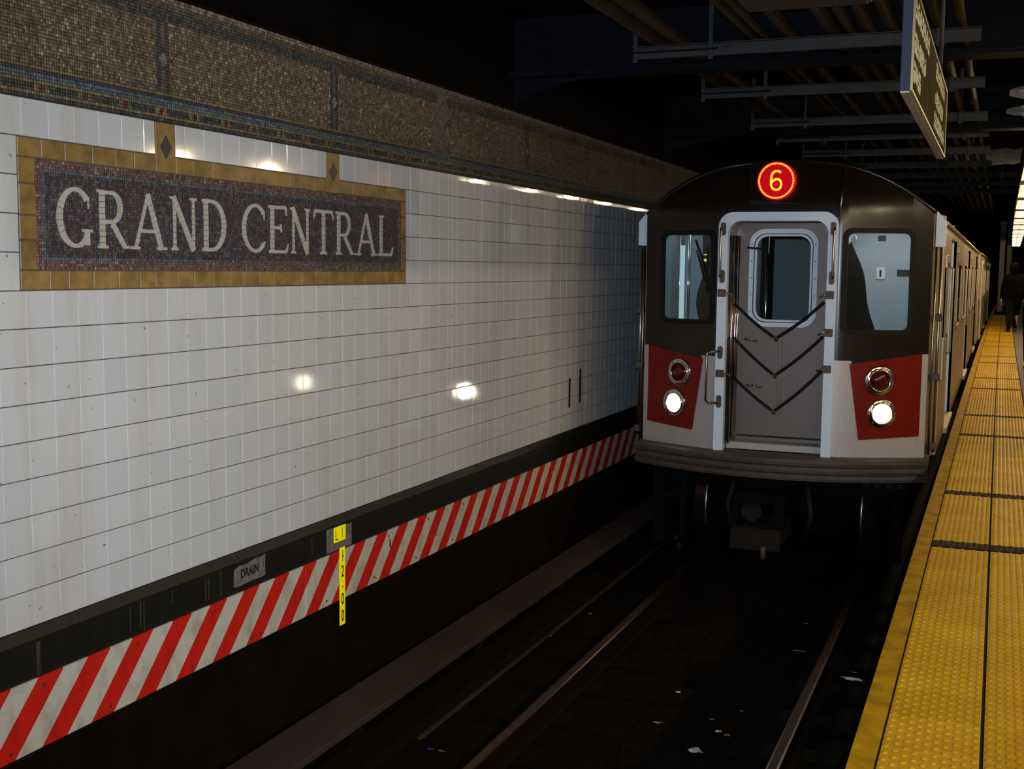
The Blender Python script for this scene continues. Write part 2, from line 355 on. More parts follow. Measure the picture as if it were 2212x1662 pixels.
for (a, b_, k) in cells:
    ga = 0.0035 if abs(a-JOINT) < 1e-6 else GAPY; gb = 0.0035 if abs(b_-JOINT) < 1e-6 else GAPY
    wd = round(b_-a-ga/2-gb/2, 3); hh = ROWH-GAPZ
    cy = (a+ga/2+b_-gb/2)/2; cz = ROW0+ROWH*(k+0.5)
    rot = Euler((0, random.gauss(0, 0.0016), random.gauss(0, 0.0022)))
    loc = Vector((WX+random.uniform(-0.0006, 0.0006), cy, cz))
    if (a, b_, k) in single:
        if wd not in cache: cache[wd] = tile_mesh(wd, hh, 'tile').mesh('tile'); cache[wd].materials.append(MT['tile'])
        mkobj('tile', cache[wd], None, wall, loc=loc, rot=rot)
    else:
        tm = tile_mesh(wd, hh, 't'); mm = Matrix.LocRotScale(loc, rot, None)
        rest.add([tuple(mm @ Vector(p)) for p in tm.v], tm.f)
me = bpy.data.meshes.new('tile_field'); me.from_pydata(rest.v, [], rest.f); me.update()
mkobj('tile_field', me, MT['tile'], wall, kind='stuff')
# two vertical slots chased into the tiles near the train
for (y, z0, z1) in ((10.40, 0.217, 0.492), (10.70, 0.233, 0.555)):
    MB().bbox(WX-0.02, WX+0.004, y-0.022, y+0.022, z0, z1, 0.003).build('slot_cover', MT['ink'], wall)
# sooty upper wall behind the frieze, and the lower wall under the base band
MB().box(-4.0, -3.665, -5, 60, 2.15, 3.6).build('wall_upper', MT['ceil'], kind='structure')
MB().box(-4.0, -3.60, -5, 60, -1.75, -0.45).build('wall_lower', MT['soot'], kind='structure')

# ------------------------------------------------------------------ mosaics
def tess_object(name, cellsfn, y0, y1, z0, z1, pitch, x, parent=None, jit=0.10, depth=0.004, skip=None, **kw):
    ny = int(round((y1-y0)/pitch)); nz = max(1, int(round((z1-z0)/pitch)))
    py, pz = (y1-y0)/ny, (z1-z0)/nz
    Y, Z = np.meshgrid(np.arange(ny), np.arange(nz), indexing='ij'); Y = Y.ravel(); Z = Z.ravel()
    cy = y0+(Y+0.5+0.35*((Z % 2)-0.5)*0.6)*py; cz = z0+(Z+0.5)*pz
    keep = np.ones(len(cy), bool)
    if skip is not None: keep = ~skip(cy, cz)
    keep &= (cy > y0+py*0.3) & (cy < y1-py*0.3)
    cy, cz = cy[keep], cz[keep]; n = len(cy)
    col = cellsfn(cy, cz)
    hy = py*0.46*(1+rng.normal(0, jit, n)*0.5); hz = pz*0.46*(1+rng.normal(0, jit, n)*0.5)
    cy = cy+rng.normal(0, jit, n)*py*0.25; cz = cz+rng.normal(0, jit, n)*pz*0.25
    dx = rng.normal(0, 0.0006, n); tl = rng.normal(0, 0.05, n); tz = rng.normal(0, 0.05, n)
    V = np.zeros((n, 8, 3)); sg = np.array([(-1,-1),(1,-1),(1,1),(-1,1)])
    for i, (a, b_) in enumerate(sg):
        V[:, i, 0] = x+dx+depth+a*hy*tl+b_*hz*tz; V[:, i, 1] = cy+a*hy*0.93; V[:, i, 2] = cz+b_*hz*0.93
        V[:, 4+i, 0] = x; V[:, 4+i, 1] = cy+a*hy; V[:, 4+i, 2] = cz+b_*hz
    F = np.array([(0,1,2,3),(0,4,5,1),(1,5,6,2),(2,6,7,3),(3,7,4,0)])
    faces = (F[None]+8*np.arange(n)[:, None, None]).reshape(-1, 4)
    me = bpy.data.meshes.new(name); me.vertices.add(8*n); me.vertices.foreach_set('co', V.reshape(-1))
    me.loops.add(faces.size); me.loops.foreach_set('vertex_index', faces.reshape(-1))
    me.polygons.add(len(faces)); me.polygons.foreach_set('loop_start', np.arange(0, faces.size, 4)); me.polygons.foreach_set('loop_total', np.full(len(faces), 4))
    me.update(calc_edges=True)
    at = me.attributes.new('tint', 'FLOAT_COLOR', 'POINT')
    C4 = np.ones((n, 8, 4)); C4[:, :, :3] = col[:, None, :]
    at.data.foreach_set('color', C4.reshape(-1))
    return mkobj(name, me, MT['mosaic'], parent, kind='stuff', **kw)
def pick(pal, n, wts=None):
    pal = np.array(pal); w_ = None if wts is None else np.array(wts)/sum(wts)
    c = pal[rng.choice(len(pal), n, p=w_)]; return c*(1+rng.normal(0, 0.14, (n, 1))).clip(0.6, 1.5)
BEIGE = [(0.217, 0.159, 0.096), (0.172, 0.124, 0.07), (0.139, 0.098, 0.058), (0.264, 0.212, 0.151), (0.19, 0.141, 0.076), (0.132, 0.088, 0.066), (0.343, 0.294, 0.238)]
MAROON = [(0.10,0.042,0.045),(0.085,0.06,0.07),(0.06,0.055,0.075),(0.16,0.085,0.07),(0.13,0.125,0.13),(0.045,0.065,0.058),(0.17,0.15,0.15),(0.06,0.10,0.25)]
GREEN = [(0.028, 0.06, 0.044), (0.044, 0.072, 0.06), (0.024, 0.04, 0.04), (0.056, 0.08, 0.072), (0.08, 0.096, 0.08)]
BLUE = [(0.11, 0.147, 0.248), (0.083, 0.156, 0.129), (0.138, 0.184, 0.239), (0.064, 0.092, 0.184), (0.11, 0.175, 0.147), (0.184, 0.221, 0.258)]
ROSE = [(0.263, 0.132, 0.101), (0.203, 0.092, 0.081), (0.333, 0.223, 0.173), (0.142, 0.061, 0.061), (0.405, 0.304, 0.223), (0.223, 0.142, 0.121)]
STRAW = [(0.254, 0.195, 0.085), (0.295, 0.237, 0.118), (0.203, 0.152, 0.075)]
PIL = [3.10+1.54*k for k in range(-1, 8)]
frieze = MB().box(WX-0.03, WX-0.0005, 1.5, 60, ROW0+14*ROWH+0.001, 2.72).build('trim_1', MT['mortar'], kind='structure')
def frieze_col(y, z):
    n = len(y); c = pick(BEIGE, n, (5,4,4,2,4,3,1.6))*rng.lognormal(0, 0.22, (n, 1))
    def put(mask, pal, wts=None):
        k = mask.sum()
        if k: c[mask] = pick(pal, k, wts)
    put(z > 2.602, [(0.04,0.06,0.07),(0.07,0.07,0.09),(0.03,0.035,0.04),(0.12,0.11,0.10)])
    put(z > 2.668, [(0.17,0.13,0.08),(0.12,0.09,0.06),(0.09,0.07,0.05)])
    put((z > 2.698), [(0.30,0.27,0.22),(0.15,0.12,0.08)])
    put(z < 2.288, STRAW)
    put(z < 2.274, [(0.07,0.04,0.075),(0.04,0.035,0.06),(0.09,0.05,0.06),(0.03,0.05,0.06)])
    put(z < 2.250, BLUE)
    put(z < 2.232, STRAW)
    # green bars between red lozenges
    ph = ((y-3.87) % 0.25); dph = np.minimum(ph, 0.25-ph)
    bar = (z < 2.216) & (z > 2.178)
    put(bar & (dph > 0.040), GREEN)
    put(bar & (dph/0.020+np.abs(z-2.197)/0.024 < 1.0), [(0.16,0.045,0.03),(0.12,0.03,0.03)])
    put(z < 2.176, STRAW)
    put(z < 2.164, [(0.03,0.035,0.03),(0.05,0.06,0.05),(0.10,0.10,0.10)])
    for p in PIL:
        d = np.abs(y-p)
        st = (z > 2.276) & (z < 2.604)
        put(st & (d < 0.040), [(0.16,0.12,0.10),(0.13,0.10,0.09)])
        put(st & (d < 0.040) & (d > 0.014), [(0.035,0.045,0.07),(0.06,0.06,0.08),(0.07,0.05,0.05)])
        lz = d/0.052+np.abs(z-2.435)/0.060
        put(lz < 1.05, [(0.04,0.05,0.06),(0.05,0.06,0.06)]); put(lz < 0.62, [(0.24,0.19,0.14),(0.28,0.22,0.16)])
    # tesserae darken in steps along the wall toward the tunnel
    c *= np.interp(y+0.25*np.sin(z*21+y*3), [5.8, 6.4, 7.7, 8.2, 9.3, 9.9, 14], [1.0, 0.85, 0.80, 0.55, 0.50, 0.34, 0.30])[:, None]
    # the battered pilaster near the train has lost its tesserae
    put((np.abs(y-7.62) < 0.12+0.05*np.sin(z*40)) & (z > 2.26), [(0.13,0.115,0.095),(0.10,0.09,0.08),(0.15,0.13,0.115)])
    return c
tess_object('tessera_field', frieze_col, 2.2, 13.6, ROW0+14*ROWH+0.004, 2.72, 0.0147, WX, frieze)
# ceramic lozenge stones set in the pilaster strips
for p in PIL[1:5]:
    MB().prism([(p-0.022, 2.435), (p, 2.402), (p+0.022, 2.435), (p, 2.468)], lambda a, c_, d: (WX+d, a, c_), 0.001, 0.008).build('lozenge', MT['patch'], frieze)
MB().bbox(WX-0.03, WX+0.012, 1.5, 14.0, 2.72, 2.735, 0.004).build('cornice_strip', MT['soot'], frieze)

# name tablet
tab = empty('name_tablet', (WX, (SIGN_Y0+SIGN_Y1)/2, SIGN_Z0), label='mosaic station name tablet reading GRAND CENTRAL, framed in ochre tiles', cat='sign')
def P_(o):                                     # parent keeping world placement
    return o
def child(o, par):
    o.parent = par; o.matrix_parent_inverse = Matrix.Translation(-Vector(par.location)); return o
child(MB().box(WX-0.0055, WX-0.001, SIGN_Y0, SIGN_Y1, SIGN_Z0, SIGN_Z1).build('backing', MT['bedding']), tab)
BW = 0.086
IY0, IY1, IZ0, IZ1 = SIGN_Y0+0.094, SIGN_Y1-0.066, SIGN_Z0+0.082, SIGN_Z1-0.080
def border_tile(y0, y1, z0, z1, name='border_tile', mat='ochre'):
    g = 0.0022; o = MB().bbox(WX-0.005, WX+0.003+random.uniform(-0.001, 0.0015), y0+g, y1-g, z0+g, z1-g, 0.003).build(name, MT[mat]); child(o, tab); return o
def run(y0, y1, n):
    e = [y0+(y1-y0)*k/n for k in range(n+1)]
    for k in range(1, n): e[k] += random.uniform(-0.02, 0.02)
    return list(zip(e[:-1], e[1:]))
for a, b_ in run(SIGN_Y0, SIGN_Y1, 24): border_tile(a, b_, SIGN_Z0, IZ0)
for s0, s1, n in ((SIGN_Y0, STEMS[0][0], 6), (STEMS[0][1], STEMS[1][0], 10), (STEMS[1][1], SIGN_Y1, 6)):
    for a, b_ in run(s0, s1, n): border_tile(a, b_, IZ1, SIGN_Z1)
for (y0, y1) in ((SIGN_Y0, IY0), (IY1, SIGN_Y1)):
    for a, b_ in run(IZ0, IZ1, 4): border_tile(y0, y1, a, b_)
for (y0, y1) in STEMS:
    border_tile(y0, y1, IZ1, SIGN_Z1+ROWH, 'stem_tile')
    cy = (y0+y1)/2; cz = 2.035
    o = MB().prism([(cy-0.040, cz), (cy, cz-0.052), (cy+0.040, cz), (cy, cz+0.052)], lambda a, c_, d: (WX+d, a, c_), 0.002, 0.0075).build('diamond_inlay', MT['diamond']); child(o, tab)
def sign_col(y, z):
    n = len(y); c = pick(MAROON, n, (5,4,3,2,3,2,2,0.5))
    e = np.minimum(np.minimum(y-IY0, IY1-y), np.minimum(z-IZ0, IZ1-z))
    m_ = e < 0.058; c[m_] = pick(BLUE, m_.sum())
    m_ = e < 0.036; c[m_] = pick(ROSE, m_.sum(), (5,4,2,3,1,3))
    return c
# letters: strokes made of ivory pieces; local x along the wall, y up, unit = letter height
def LET(ch):
    T, t = 0.135, 0.070
    L = []
    def line(x0, y0, x1, y1, w0, w1=None): L.append(('l', x0, y0, x1, y1, w0, w0 if w1 is None else w1))
    def arc(cx, cy, rx, ry, a0, a1, wa, wb): L.append(('a', cx, cy, rx, ry, a0, a1, wa, wb))   # wa: width where the stroke is vertical
    def serif(x, y, w_=0.22, up=True): line(x-w_/2, y+(0.025 if up else -0.025), x+w_/2, y+(0.025 if up else -0.025), 0.05)
    if ch == 'G':
        arc(0.50, 0.50, 0.43, 0.47, 40, 320, T*1.05, t); line(0.88, 0.66, 0.86, 0.86, 0.02, 0.05); line(0.83, 0.04, 0.83, 0.29, T*0.85); line(0.68, 0.29, 0.98, 0.29, 0.05)
    elif ch == 'C':
        arc(0.53, 0.50, 0.45, 0.47, 42, 318, T*0.95, t); line(0.90, 0.68, 0.88, 0.86, 0.02, 0.06); line(0.86, 0.16, 0.94, 0.24, 0.06, 0.02)
    elif ch == 'R':
        line(0.17, 0.0, 0.17, 1.0, T); serif(0.18, 0.0, 0.32); serif(0.12, 1.0, 0.22, False); line(0.17, 0.96, 0.48, 0.96, t); line(0.17, 0.46, 0.46, 0.46, t)
        arc(0.46, 0.71, 0.27, 0.25, 90, -90, T*0.95, t); line(0.47, 0.44, 0.86, 0.04, T*0.85, T*0.75); line(0.84, 0.03, 1.0, 0.03, 0.05)
    elif ch == 'A':
        line(0.13, 0.0, 0.49, 1.0, 0.075); line(0.47, 1.0, 0.85, 0.0, T*0.95); line(0.27, 0.33, 0.70, 0.33, 0.065); serif(0.12, 0.0, 0.26); serif(0.86, 0.0, 0.28)
    elif ch == 'N':
        line(0.17, 0.0, 0.17, 0.98, 0.075); line(0.13, 1.0, 0.85, 0.0, T*0.95); line(0.85, 0.0, 0.85, 1.0, 0.075); serif(0.17, 0.0, 0.24); serif(0.85, 1.0, 0.25, False); serif(0.09, 1.0, 0.16, False)
    elif ch == 'D':
        line(0.20, 0.0, 0.20, 1.0, T); line(0.06, 0.97, 0.42, 0.97, t); line(0.06, 0.03, 0.42, 0.03, t); arc(0.42, 0.50, 0.50, 0.47, 90, -90, T, t)
    elif ch == 'E':
        line(0.20, 0.0, 0.20, 1.0, T); line(0.04, 0.97, 0.86, 0.97, t); line(0.88, 0.80, 0.84, 0.98, 0.03, 0.07); line(0.20, 0.54, 0.60, 0.54, t); line(0.63, 0.44, 0.60, 0.62, 0.04, 0.06); line(0.04, 0.03, 0.88, 0.03, t); line(0.96, 0.20, 0.86, 0.03, 0.03, 0.09)
    elif ch == 'T':
        line(0.52, 0.0, 0.52, 0.97, T*0.95); line(0.08, 0.97, 0.96, 0.97, t); line(0.05, 0.80, 0.13, 0.97, 0.03, 0.06); line(1.0, 0.80, 0.91, 0.97, 0.03, 0.06); serif(0.52, 0.0, 0.32)
    elif ch == 'L':
        line(0.22, 0.0, 0.22, 1.0, T*0.95); serif(0.22, 1.0, 0.30, False); line(0.06, 0.03, 0.88, 0.03, t); line(0.98, 0.22, 0.86, 0.03, 0.03, 0.09)
    return L
LH = 0.252
def letter(ch, y0, y1, z0):
    W_ = y1-y0; m = MB(); d0, d1 = 0.0005, 0.0062
    def quad(pts):
        cx = sum(p[0] for p in pts)/4; cy = sum(p[1] for p in pts)/4
        pts = [(cx+(p[0]-cx)*0.985, cy+(p[1]-cy)*0.985) for p in pts]
        m.prism(pts, lambda a, c_, d: (WX+d, y0+a, z0+c_), d0, d1+random.uniform(-0.0005, 0.0005))
    def strip(pts, wds):
        for i in range(len(pts)-1):
            (x0, a0), (x1, a1) = pts[i], pts[i+1]
            dx, dy = x1-x0, a1-a0; l = math.hypot(dx, dy) or 1e-6; nx, ny = -dy/l, dx/l
            if i == 0: n0 = (nx, ny)
            else: n0 = prev
            if i < len(pts)-2:
                ex, ey = pts[i+2][0]-x1, pts[i+2][1]-a1; el = math.hypot(ex, ey) or 1e-6; n1 = ((nx-ey/el)/2, (ny+ex/el)/2); q = math.hypot(*n1); n1 = (n1[0]/q, n1[1]/q)
            else: n1 = (nx, ny)
            w0, w1 = wds[i]/2, wds[i+1]/2
            g = min(0.0009/l, 0.1); sx, sy = dx*g, dy*g
            quad([(x0+sx+n0[0]*w0, a0+sy+n0[1]*w0), (x0+sx-n0[0]*w0, a0+sy-n0[1]*w0), (x1-sx-n1[0]*w1, a1-sy-n1[1]*w1), (x1-sx+n1[0]*w1, a1-sy+n1[1]*w1)])
            prev = n1
    for s in LET(ch):
        if s[0] == 'l':
            _, xa, ya, xb, yb, wa, wb = s; xa, xb, ya, yb = xa*W_, xb*W_, ya*LH, yb*LH
            n = max(1, int(round(math.hypot(xb-xa, yb-ya)/0.026)))
            strip([(xa+(xb-xa)*i/n, ya+(yb-ya)*i/n) for i in range(n+1)], [(wa+(wb-wa)*i/n)*LH for i in range(n+1)])
        else:
            _, cx, cy, rx, ry, a0, a1, wa, wb = s; n = max(6, int(abs(a1-a0)/12)); pts = []; wd = []
            for i in range(n+1):
                t = math.radians(a0+(a1-a0)*i/n); pts.append((cx*W_+rx*W_*math.cos(t), cy*LH+ry*LH*math.sin(t))); wd.append((wb+(wa-wb)*abs(math.cos(t))**1.3)*LH)
            strip(pts, wd)
    child(m.build('letter', MT['letter'], label='ivory mosaic letter '+ch), tab)
for ch, a, b_ in (('G',3.937,4.151),('R',4.174,4.380),('A',4.390,4.645),('N',4.668,4.878),('D',4.905,5.110),('C',5.248,5.474),('E',5.487,5.690),('N',5.700,5.912),('T',5.935,6.165),('R',6.188,6.410),('A',6.425,6.700),('L',6.705,6.915)):
    letter(ch, a, b_, 1.560)
o = tess_object('tessera_ground', sign_col, IY0+0.002, IY1-0.002, IZ0+0.002, IZ1-0.002, 0.0128, WX-0.0015, depth=0.003); child(o, tab)

# ------------------------------------------------------------------ base band, hazard boards
m = MB(); pr = [(WX-0.02, ROW0-0.001), (WX+0.010, ROW0-0.001), (WX+0.034, -0.036), (WX+0.036, -0.197), (WX-0.02, -0.197)]
edges = [1.5+1.22*k for k in range(0, 14)]
band = empty('trim_2', (WX, 1.5, -0.1), kind='structure')
for a, b_ in zip(edges[:-1], edges[1:]):
    child(MB().prism(pr, lambda x, z, d: (x, d, z), a+0.001, b_-0.001).build('band_block', MT['band']), band)
def plate_on_band(name, y0, y1, z0, z1, mat, par, x=None, t=0.0025):
    x = WX+0.036 if x is None else x
    return child(MB().bbox(x-0.004, x+t, y0, y1, z0, z1, 0.0008).build(name, MT[mat]), par)
for (y, w_, z0, z1) in ((3.735, 0.022, -0.19, -0.05), (4.30, 0.006, -0.17, -0.06), (4.37, 0.008, -0.17, -0.045), (4.395, 0.006, -0.19, -0.05), (4.86, 0.008, -0.17, -0.06), (4.885, 0.008, -0.17, -0.06), (4.985, 0.010, -0.18, -0.045), (5.86, 0.007, -0.16, -0.05), (4.60, 0.005, -0.12, -0.05)):
    plate_on_band('mineral_streak', y-w_/2, y+w_/2, z0, z1, 'streak', band, t=0.0008)
J = [0.89, 3.33, 5.77, 8.21, 10.65, 13.09, 15.53]
names = ('nearest striped red and white hazard board below the tablet, before the first seam', 'hazard board holding the tall yellow number strip', 'hazard board between the second seam and the one nearer the train', 'hazard board running on behind the train cab', 'farthest hazard board hidden along the train', 'x')
for i, (a, b_) in enumerate(zip(J[:-1], J[1:])):
    if b_ < 3.4: continue
    hb = empty('hazard_board', (WX+0.036, a, -0.345), label=names[i-1], cat='board', group='striped hazard boards along the track wall')
    child(MB().bbox(WX+0.02, WX+0.046, a+0.002, b_-0.002, -0.497, -0.198, 0.002).build('panel', MT['stripe']), hb)
    for k in range(4):
        for zz in (-0.235, -0.463):
            yy = a+0.42+0.585*k+(0.0 if zz > -0.3 else -0.19)
            o = MB().cyl((WX+0.044, yy, zz), (WX+0.0495, yy, zz), 0.0085, 0.007, 8).build('screw', MT['screw']); child(o, hb)
    if b_ > 12.5: break
# stencilled DRAIN patch
dp = empty('drain_patch', (WX+0.037, 5.24, -0.105), label='bare grey patch stencilled DRAIN on the black base band', cat='marking')
rag = [(5.095,-0.162),(5.16,-0.166),(5.25,-0.160),(5.34,-0.163),(5.383,-0.160),(5.381,-0.10),(5.384,-0.044),(5.35,-0.052),(5.30,-0.048),(5.22,-0.062),(5.15,-0.058),(5.102,-0.070),(5.098,-0.12)]
child(MB().prism(rag, lambda a, c_, d: (WX+0.036+d, a, c_), -0.003, 0.0012).build('patch', MT['patch']), dp)
def wall_text(txt, y, z, size, mat, par, x, sx=1.0, name='lettering', bold=0.0):
    me = text_mesh(txt, size, name, 0.0006, sx=sx, bold=bold)
    me.transform(Matrix(((0,0,1,x),(1,0,0,y),(0,1,0,z),(0,0,0,1)))); return child(mkobj(name, me, MT[mat]), par)
wall_text('DRAIN', 5.238, -0.107, 0.064, 'ink', dp, WX+0.0378, 0.86, bold=0.0018); wall_text('T', 5.365, -0.098, 0.045, 'ink', dp, WX+0.0378, 0.6)
# yellow reflective track markers
lp = empty('lane_marker', (WX+0.037, 6.168, -0.10), label='small square yellow reflective marker lettered L1', cat='marker')
child(MB().prism([(6.022,-0.190),(6.314,-0.190),(6.312,-0.054),(6.27,-0.060),(6.25,-0.050),(6.022,-0.047)], lambda a, c_, d: (WX+0.036+d, a, c_), -0.003, 0.001).build('patch', MT['patch']), lp)
child(MB().bbox(WX+0.034, WX+0.0395, 6.101, 6.237, -0.142, -0.050, 0.0008).build('sheet', MT['retro']), lp)
child(MB().box(WX+0.0390, WX+0.0402, 6.118, 6.124, -0.128, -0.064).build('lettering', MT['ink']), lp); child(MB().box(WX+0.0390, WX+0.0402, 6.118, 6.150, -0.128, -0.122).build('lettering', MT['ink']), lp); child(MB().box(WX+0.0390, WX+0.0402, 6.193, 6.199, -0.124, -0.062).build('lettering', MT['ink']), lp)
ns = empty('number_strip', (WX+0.05, 6.185, -0.42), label='tall narrow yellow reflective strip numbered 12.00, stuck over the hazard board', cat='marker')
SX = WX+0.047
child(MB().bbox(SX-0.0008, SX+0.0015, 6.150, 6.214, -0.655, -0.180, 0.0006).build('sheet', MT['retro']), ns)
for txt, z, sz in (('1', -0.236, 0.098), ('2', -0.330, 0.098), ('.', -0.395, 0.11), ('0', -0.498, 0.098), ('0', -0.602, 0.098)):
    wall_text(txt, 6.184, z, sz, 'ink', ns, SX+0.0022, 0.62, bold=0.0 if txt == '1' else 0.0012)
# ------------------------------------------------------------------ platform
def bend(y): return 8e-5*max(0.0, y-9.0)**2     # the station curves gently to the right
def ribbon(x0, x1, z0, z1, y0, y1, n):
    """long bar following the curve"""
    m = MB(); k = 0
    for i in range(n+1):
        y = y0+(y1-y0)*i/n; bx_ = bend(y); m.v += [(x0+bx_,y,z0),(x1+bx_,y,z0),(x1+bx_,y,z1),(x0+bx_,y,z1)]
    for i in range(n):
        a = 4*i
        for j in range(4): m.f.append((a+j, a+(j+1)%4, a+4+(j+1)%4, a+4+j)); m.sm.append(False)
    m.f += [(0,1,2,3), (4*n,4*n+1,4*n+2,4*n+3)]; m.sm += [False, False]
    return m
plat = ribbon(-0.30, 6.0, -0.30, -0.014, -6, 100, 40).build('floor', MT['concrete'], kind='structure')
ribbon(-0.05, 6.0, -1.75, -0.30, -6, 100, 40).build('wall_platform', MT['soot'], kind='structure')
edge = empty('trim_3', (-0.325, 0, 0), kind='structure')
yy = -1.0
while yy < 60:
    l = 1.83
    child(ribbon(-0.365, -0.287, -0.11, 0.0, yy+0.002, yy+l-0.002, 2).build('edge_board', MT['yedge']), edge); yy += l
def tactile(wd, ln, nx, ny, mat, name):
    m = MB(); m.bbox(-wd/2, wd/2, -ln/2, ln/2, -0.014, 0.0, 0.0015)
    for i in range(nx):
        for j in range(ny):
            if (i+j) % 2: continue
            x = -wd/2+wd*(i+0.5)/nx; y = -ln/2+ln*(j+0.5)/ny
            k = len(m.v); q = 8
            for rr, h in ((0.0105, 0.0), (0.0086, 0.0040), (0.0050, 0.0056)):
                m.v += [(x+rr*math.cos(2*PI*a/q), y+rr*math.sin(2*PI*a/q), h) for a in range(q)]
            for lv in (0, 1):
                for a in range(q): m.f.append((k+lv*q+a, k+lv*q+(a+1)%q, k+(lv+1)*q+(a+1)%q, k+(lv+1)*q+a)); m.sm.append(True)
            m.f.append(tuple(k+2*q+a for a in range(q))); m.sm.append(False)
    me = m.mesh(name); me.materials.append(MT[mat]); return me
TP = 0.302
t_full = tactile(0.290, TP-0.003, 10, 10, 'yplate', 'tactile_tile'); t_dark = tactile(0.290, 0.122, 10, 4, 'dkplate', 'dark_tactile_strip')
t_col = [-0.135, 0.166]
strips = sorted([7.0+4.85*k for k in range(-2, 8)] + [8.67+4.85*k for k in range(-2, 8)]); strips = [s for s in strips if s > 6.5]
yy = 2.35; count = 0; far = MB(); si = 0
seam = ribbon(-0.287, 0.325, -0.014, -0.006, 2.0, 60, 30).build('joint_filler', MT['seam'], plat)
yrows = []
while yy < 46:
    nxt = next((s for s in strips if s > yy-0.05), 999)
    if abs(nxt-(yy+TP/2)) < TP/2+0.02 and nxt < 998:
        yrows.append((nxt-0.063, nxt+0.063, 'd')); yy = nxt+0.066
        strips.remove(nxt)
    else:
        yrows.append((yy, yy+TP, 'f')); yy += TP
for (a, b_, kd) in yrows:
    yc = (a+b_)/2
    for cidx, xc in enumerate(t_col):
        if count < 300:
            sc_ = (b_-a)/(TP if kd == 'f' else 0.126)
            o = mkobj('tactile_tile' if kd == 'f' else 'dark_tactile_strip', t_full if kd == 'f' else t_dark, None, plat, loc=(xc+bend(yc), yc, random.uniform(-0.0008, 0.0008))); count += 1
            if random.random() < 0.2: o.rotation_euler = (0, 0, random.gauss(0, 0.002))
        else: far.bbox(xc-0.145+bend(yc), xc+0.145+bend(yc), a+0.002, b_-0.002, -0.014, 0.0, 0.001)
if far.v: far.build('far_tactile_field', MT['yplate'], plat, kind='stuff')
# ------------------------------------------------------------------ track
ORD = ('first', 'second', 'third', 'fourth', 'fifth', 'sixth', 'seventh', 'eighth', 'ninth', 'tenth', 'eleventh', 'twelfth', 'thirteenth', 'fourteenth', 'fifteenth', 'sixteenth', 'seventeenth')
XC = -1.73; RT = -1.12                          # track centre, rail top
bed = MB()
bed.box(-3.60, -1.96, -3, 60, -1.75, -1.30); bed.box(-1.43, -0.05, -3, 60, -1.75, -1.30); bed.box(-1.96, -1.43, -3, 60, -1.75, -1.62)
bed = bed.build('trackbed', MT['bed'], kind='structure')
yy = 1.2
while yy < 16:
    MB().bbox(-1.96, -1.43, yy, yy+1.12, -1.62, -1.301, 0.012).build('trough_cover', MT['bed'], bed); yy += 1.80
for side, xs in (('left', (-2.86, -2.10)), ('right', (-1.36, -0.62))):
    for k in range(10):
        y = 5.0+0.60*k
        o = MB().bbox(xs[0], xs[1], y-0.11, y+0.11, -1.36, -1.262, 0.008).build('track_tie', MT['tie'], label='short oily wooden tie under the %s running rail, %s from the viewer' % ('wall side' if side == 'left' else 'platform side', ORD[k]), cat='tie', group='short ties, %s' % side)
def rail(xc, label, name='running_rail'):
    e = empty(name, (xc, 2, RT), label=label, cat='rail', group='running rails')
    prof = [(-0.068,-0.14),(0.068,-0.14),(0.068,-0.128),(0.012,-0.112),(0.010,-0.040),(0.034,-0.030),(0.034,-0.008)]; prof = prof+[(-p[0], p[1]) for p in prof[::-1][:-2]]+[]
    pr_ = [(-0.068,-0.14),(0.068,-0.14),(0.068,-0.128),(0.012,-0.112),(0.010,-0.040),(0.034,-0.030),(0.034,-0.010),(-0.034,-0.010),(-0.034,-0.030),(-0.010,-0.040),(-0.012,-0.112),(-0.068,-0.128)]
    child(MB().prism(pr_, lambda x, z, d: (xc+x, d, RT+z), 0.0, 60).build('rail_web', MT['rail']), e)
    child(MB().prism([(-0.034,-0.010),(0.034,-0.010),(0.033,-0.003),(0.022,0.0),(-0.022,0.0),(-0.033,-0.003)], lambda x, z, d: (xc+x, d, RT+z), 0.0, 60).build('rail_head', MT['railtop']), e)
    for k in range(10):
        y = 5.0+0.60*k
        child(MB().bbox(xc-0.15, xc+0.15, y-0.085, y+0.085, -1.2619, -1.2600, 0.0005).build('tie_plate', MT['rail']), e)
    return e
rail(XC-0.735, 'running rail nearer the tiled wall, its worn head catching light'); rail(XC+0.735, 'running rail nearer the yellow platform edge')
tr = empty('third_rail', (-3.15, 4, -1.2), label='third rail under its long wooden cover board beside the tiled wall', cat='rail')
child(MB().bbox(-3.36, -3.06, 0.5, 30, -0.965, -0.925, 0.006).build('cover_board', MT['soot2']), tr)
child(MB().prism([(-3.22,-1.30),(-3.08,-1.30),(-3.08,-1.27),(-3.13,-1.25),(-3.12,-1.18),(-3.10,-1.16),(-3.10,-1.13),(-3.20,-1.13),(-3.20,-1.16),(-3.18,-1.18),(-3.17,-1.25),(-3.22,-1.27)], lambda x, z, d: (x, d, z), 0.5, 30).build('conductor_rail', MT['rail']), tr)
for k in range(7):
    y = 2.4+1.8*k
    child(MB().bbox(-3.40, -3.33, y-0.04, y+0.04, -1.30, -0.93, 0.006).build('bracket', MT['rail']), tr)
child(MB().bbox(-3.345, -3.05, 6.2, 24, -1.30, -1.285, 0.004).build('base_plank', MT['soot2']), tr)

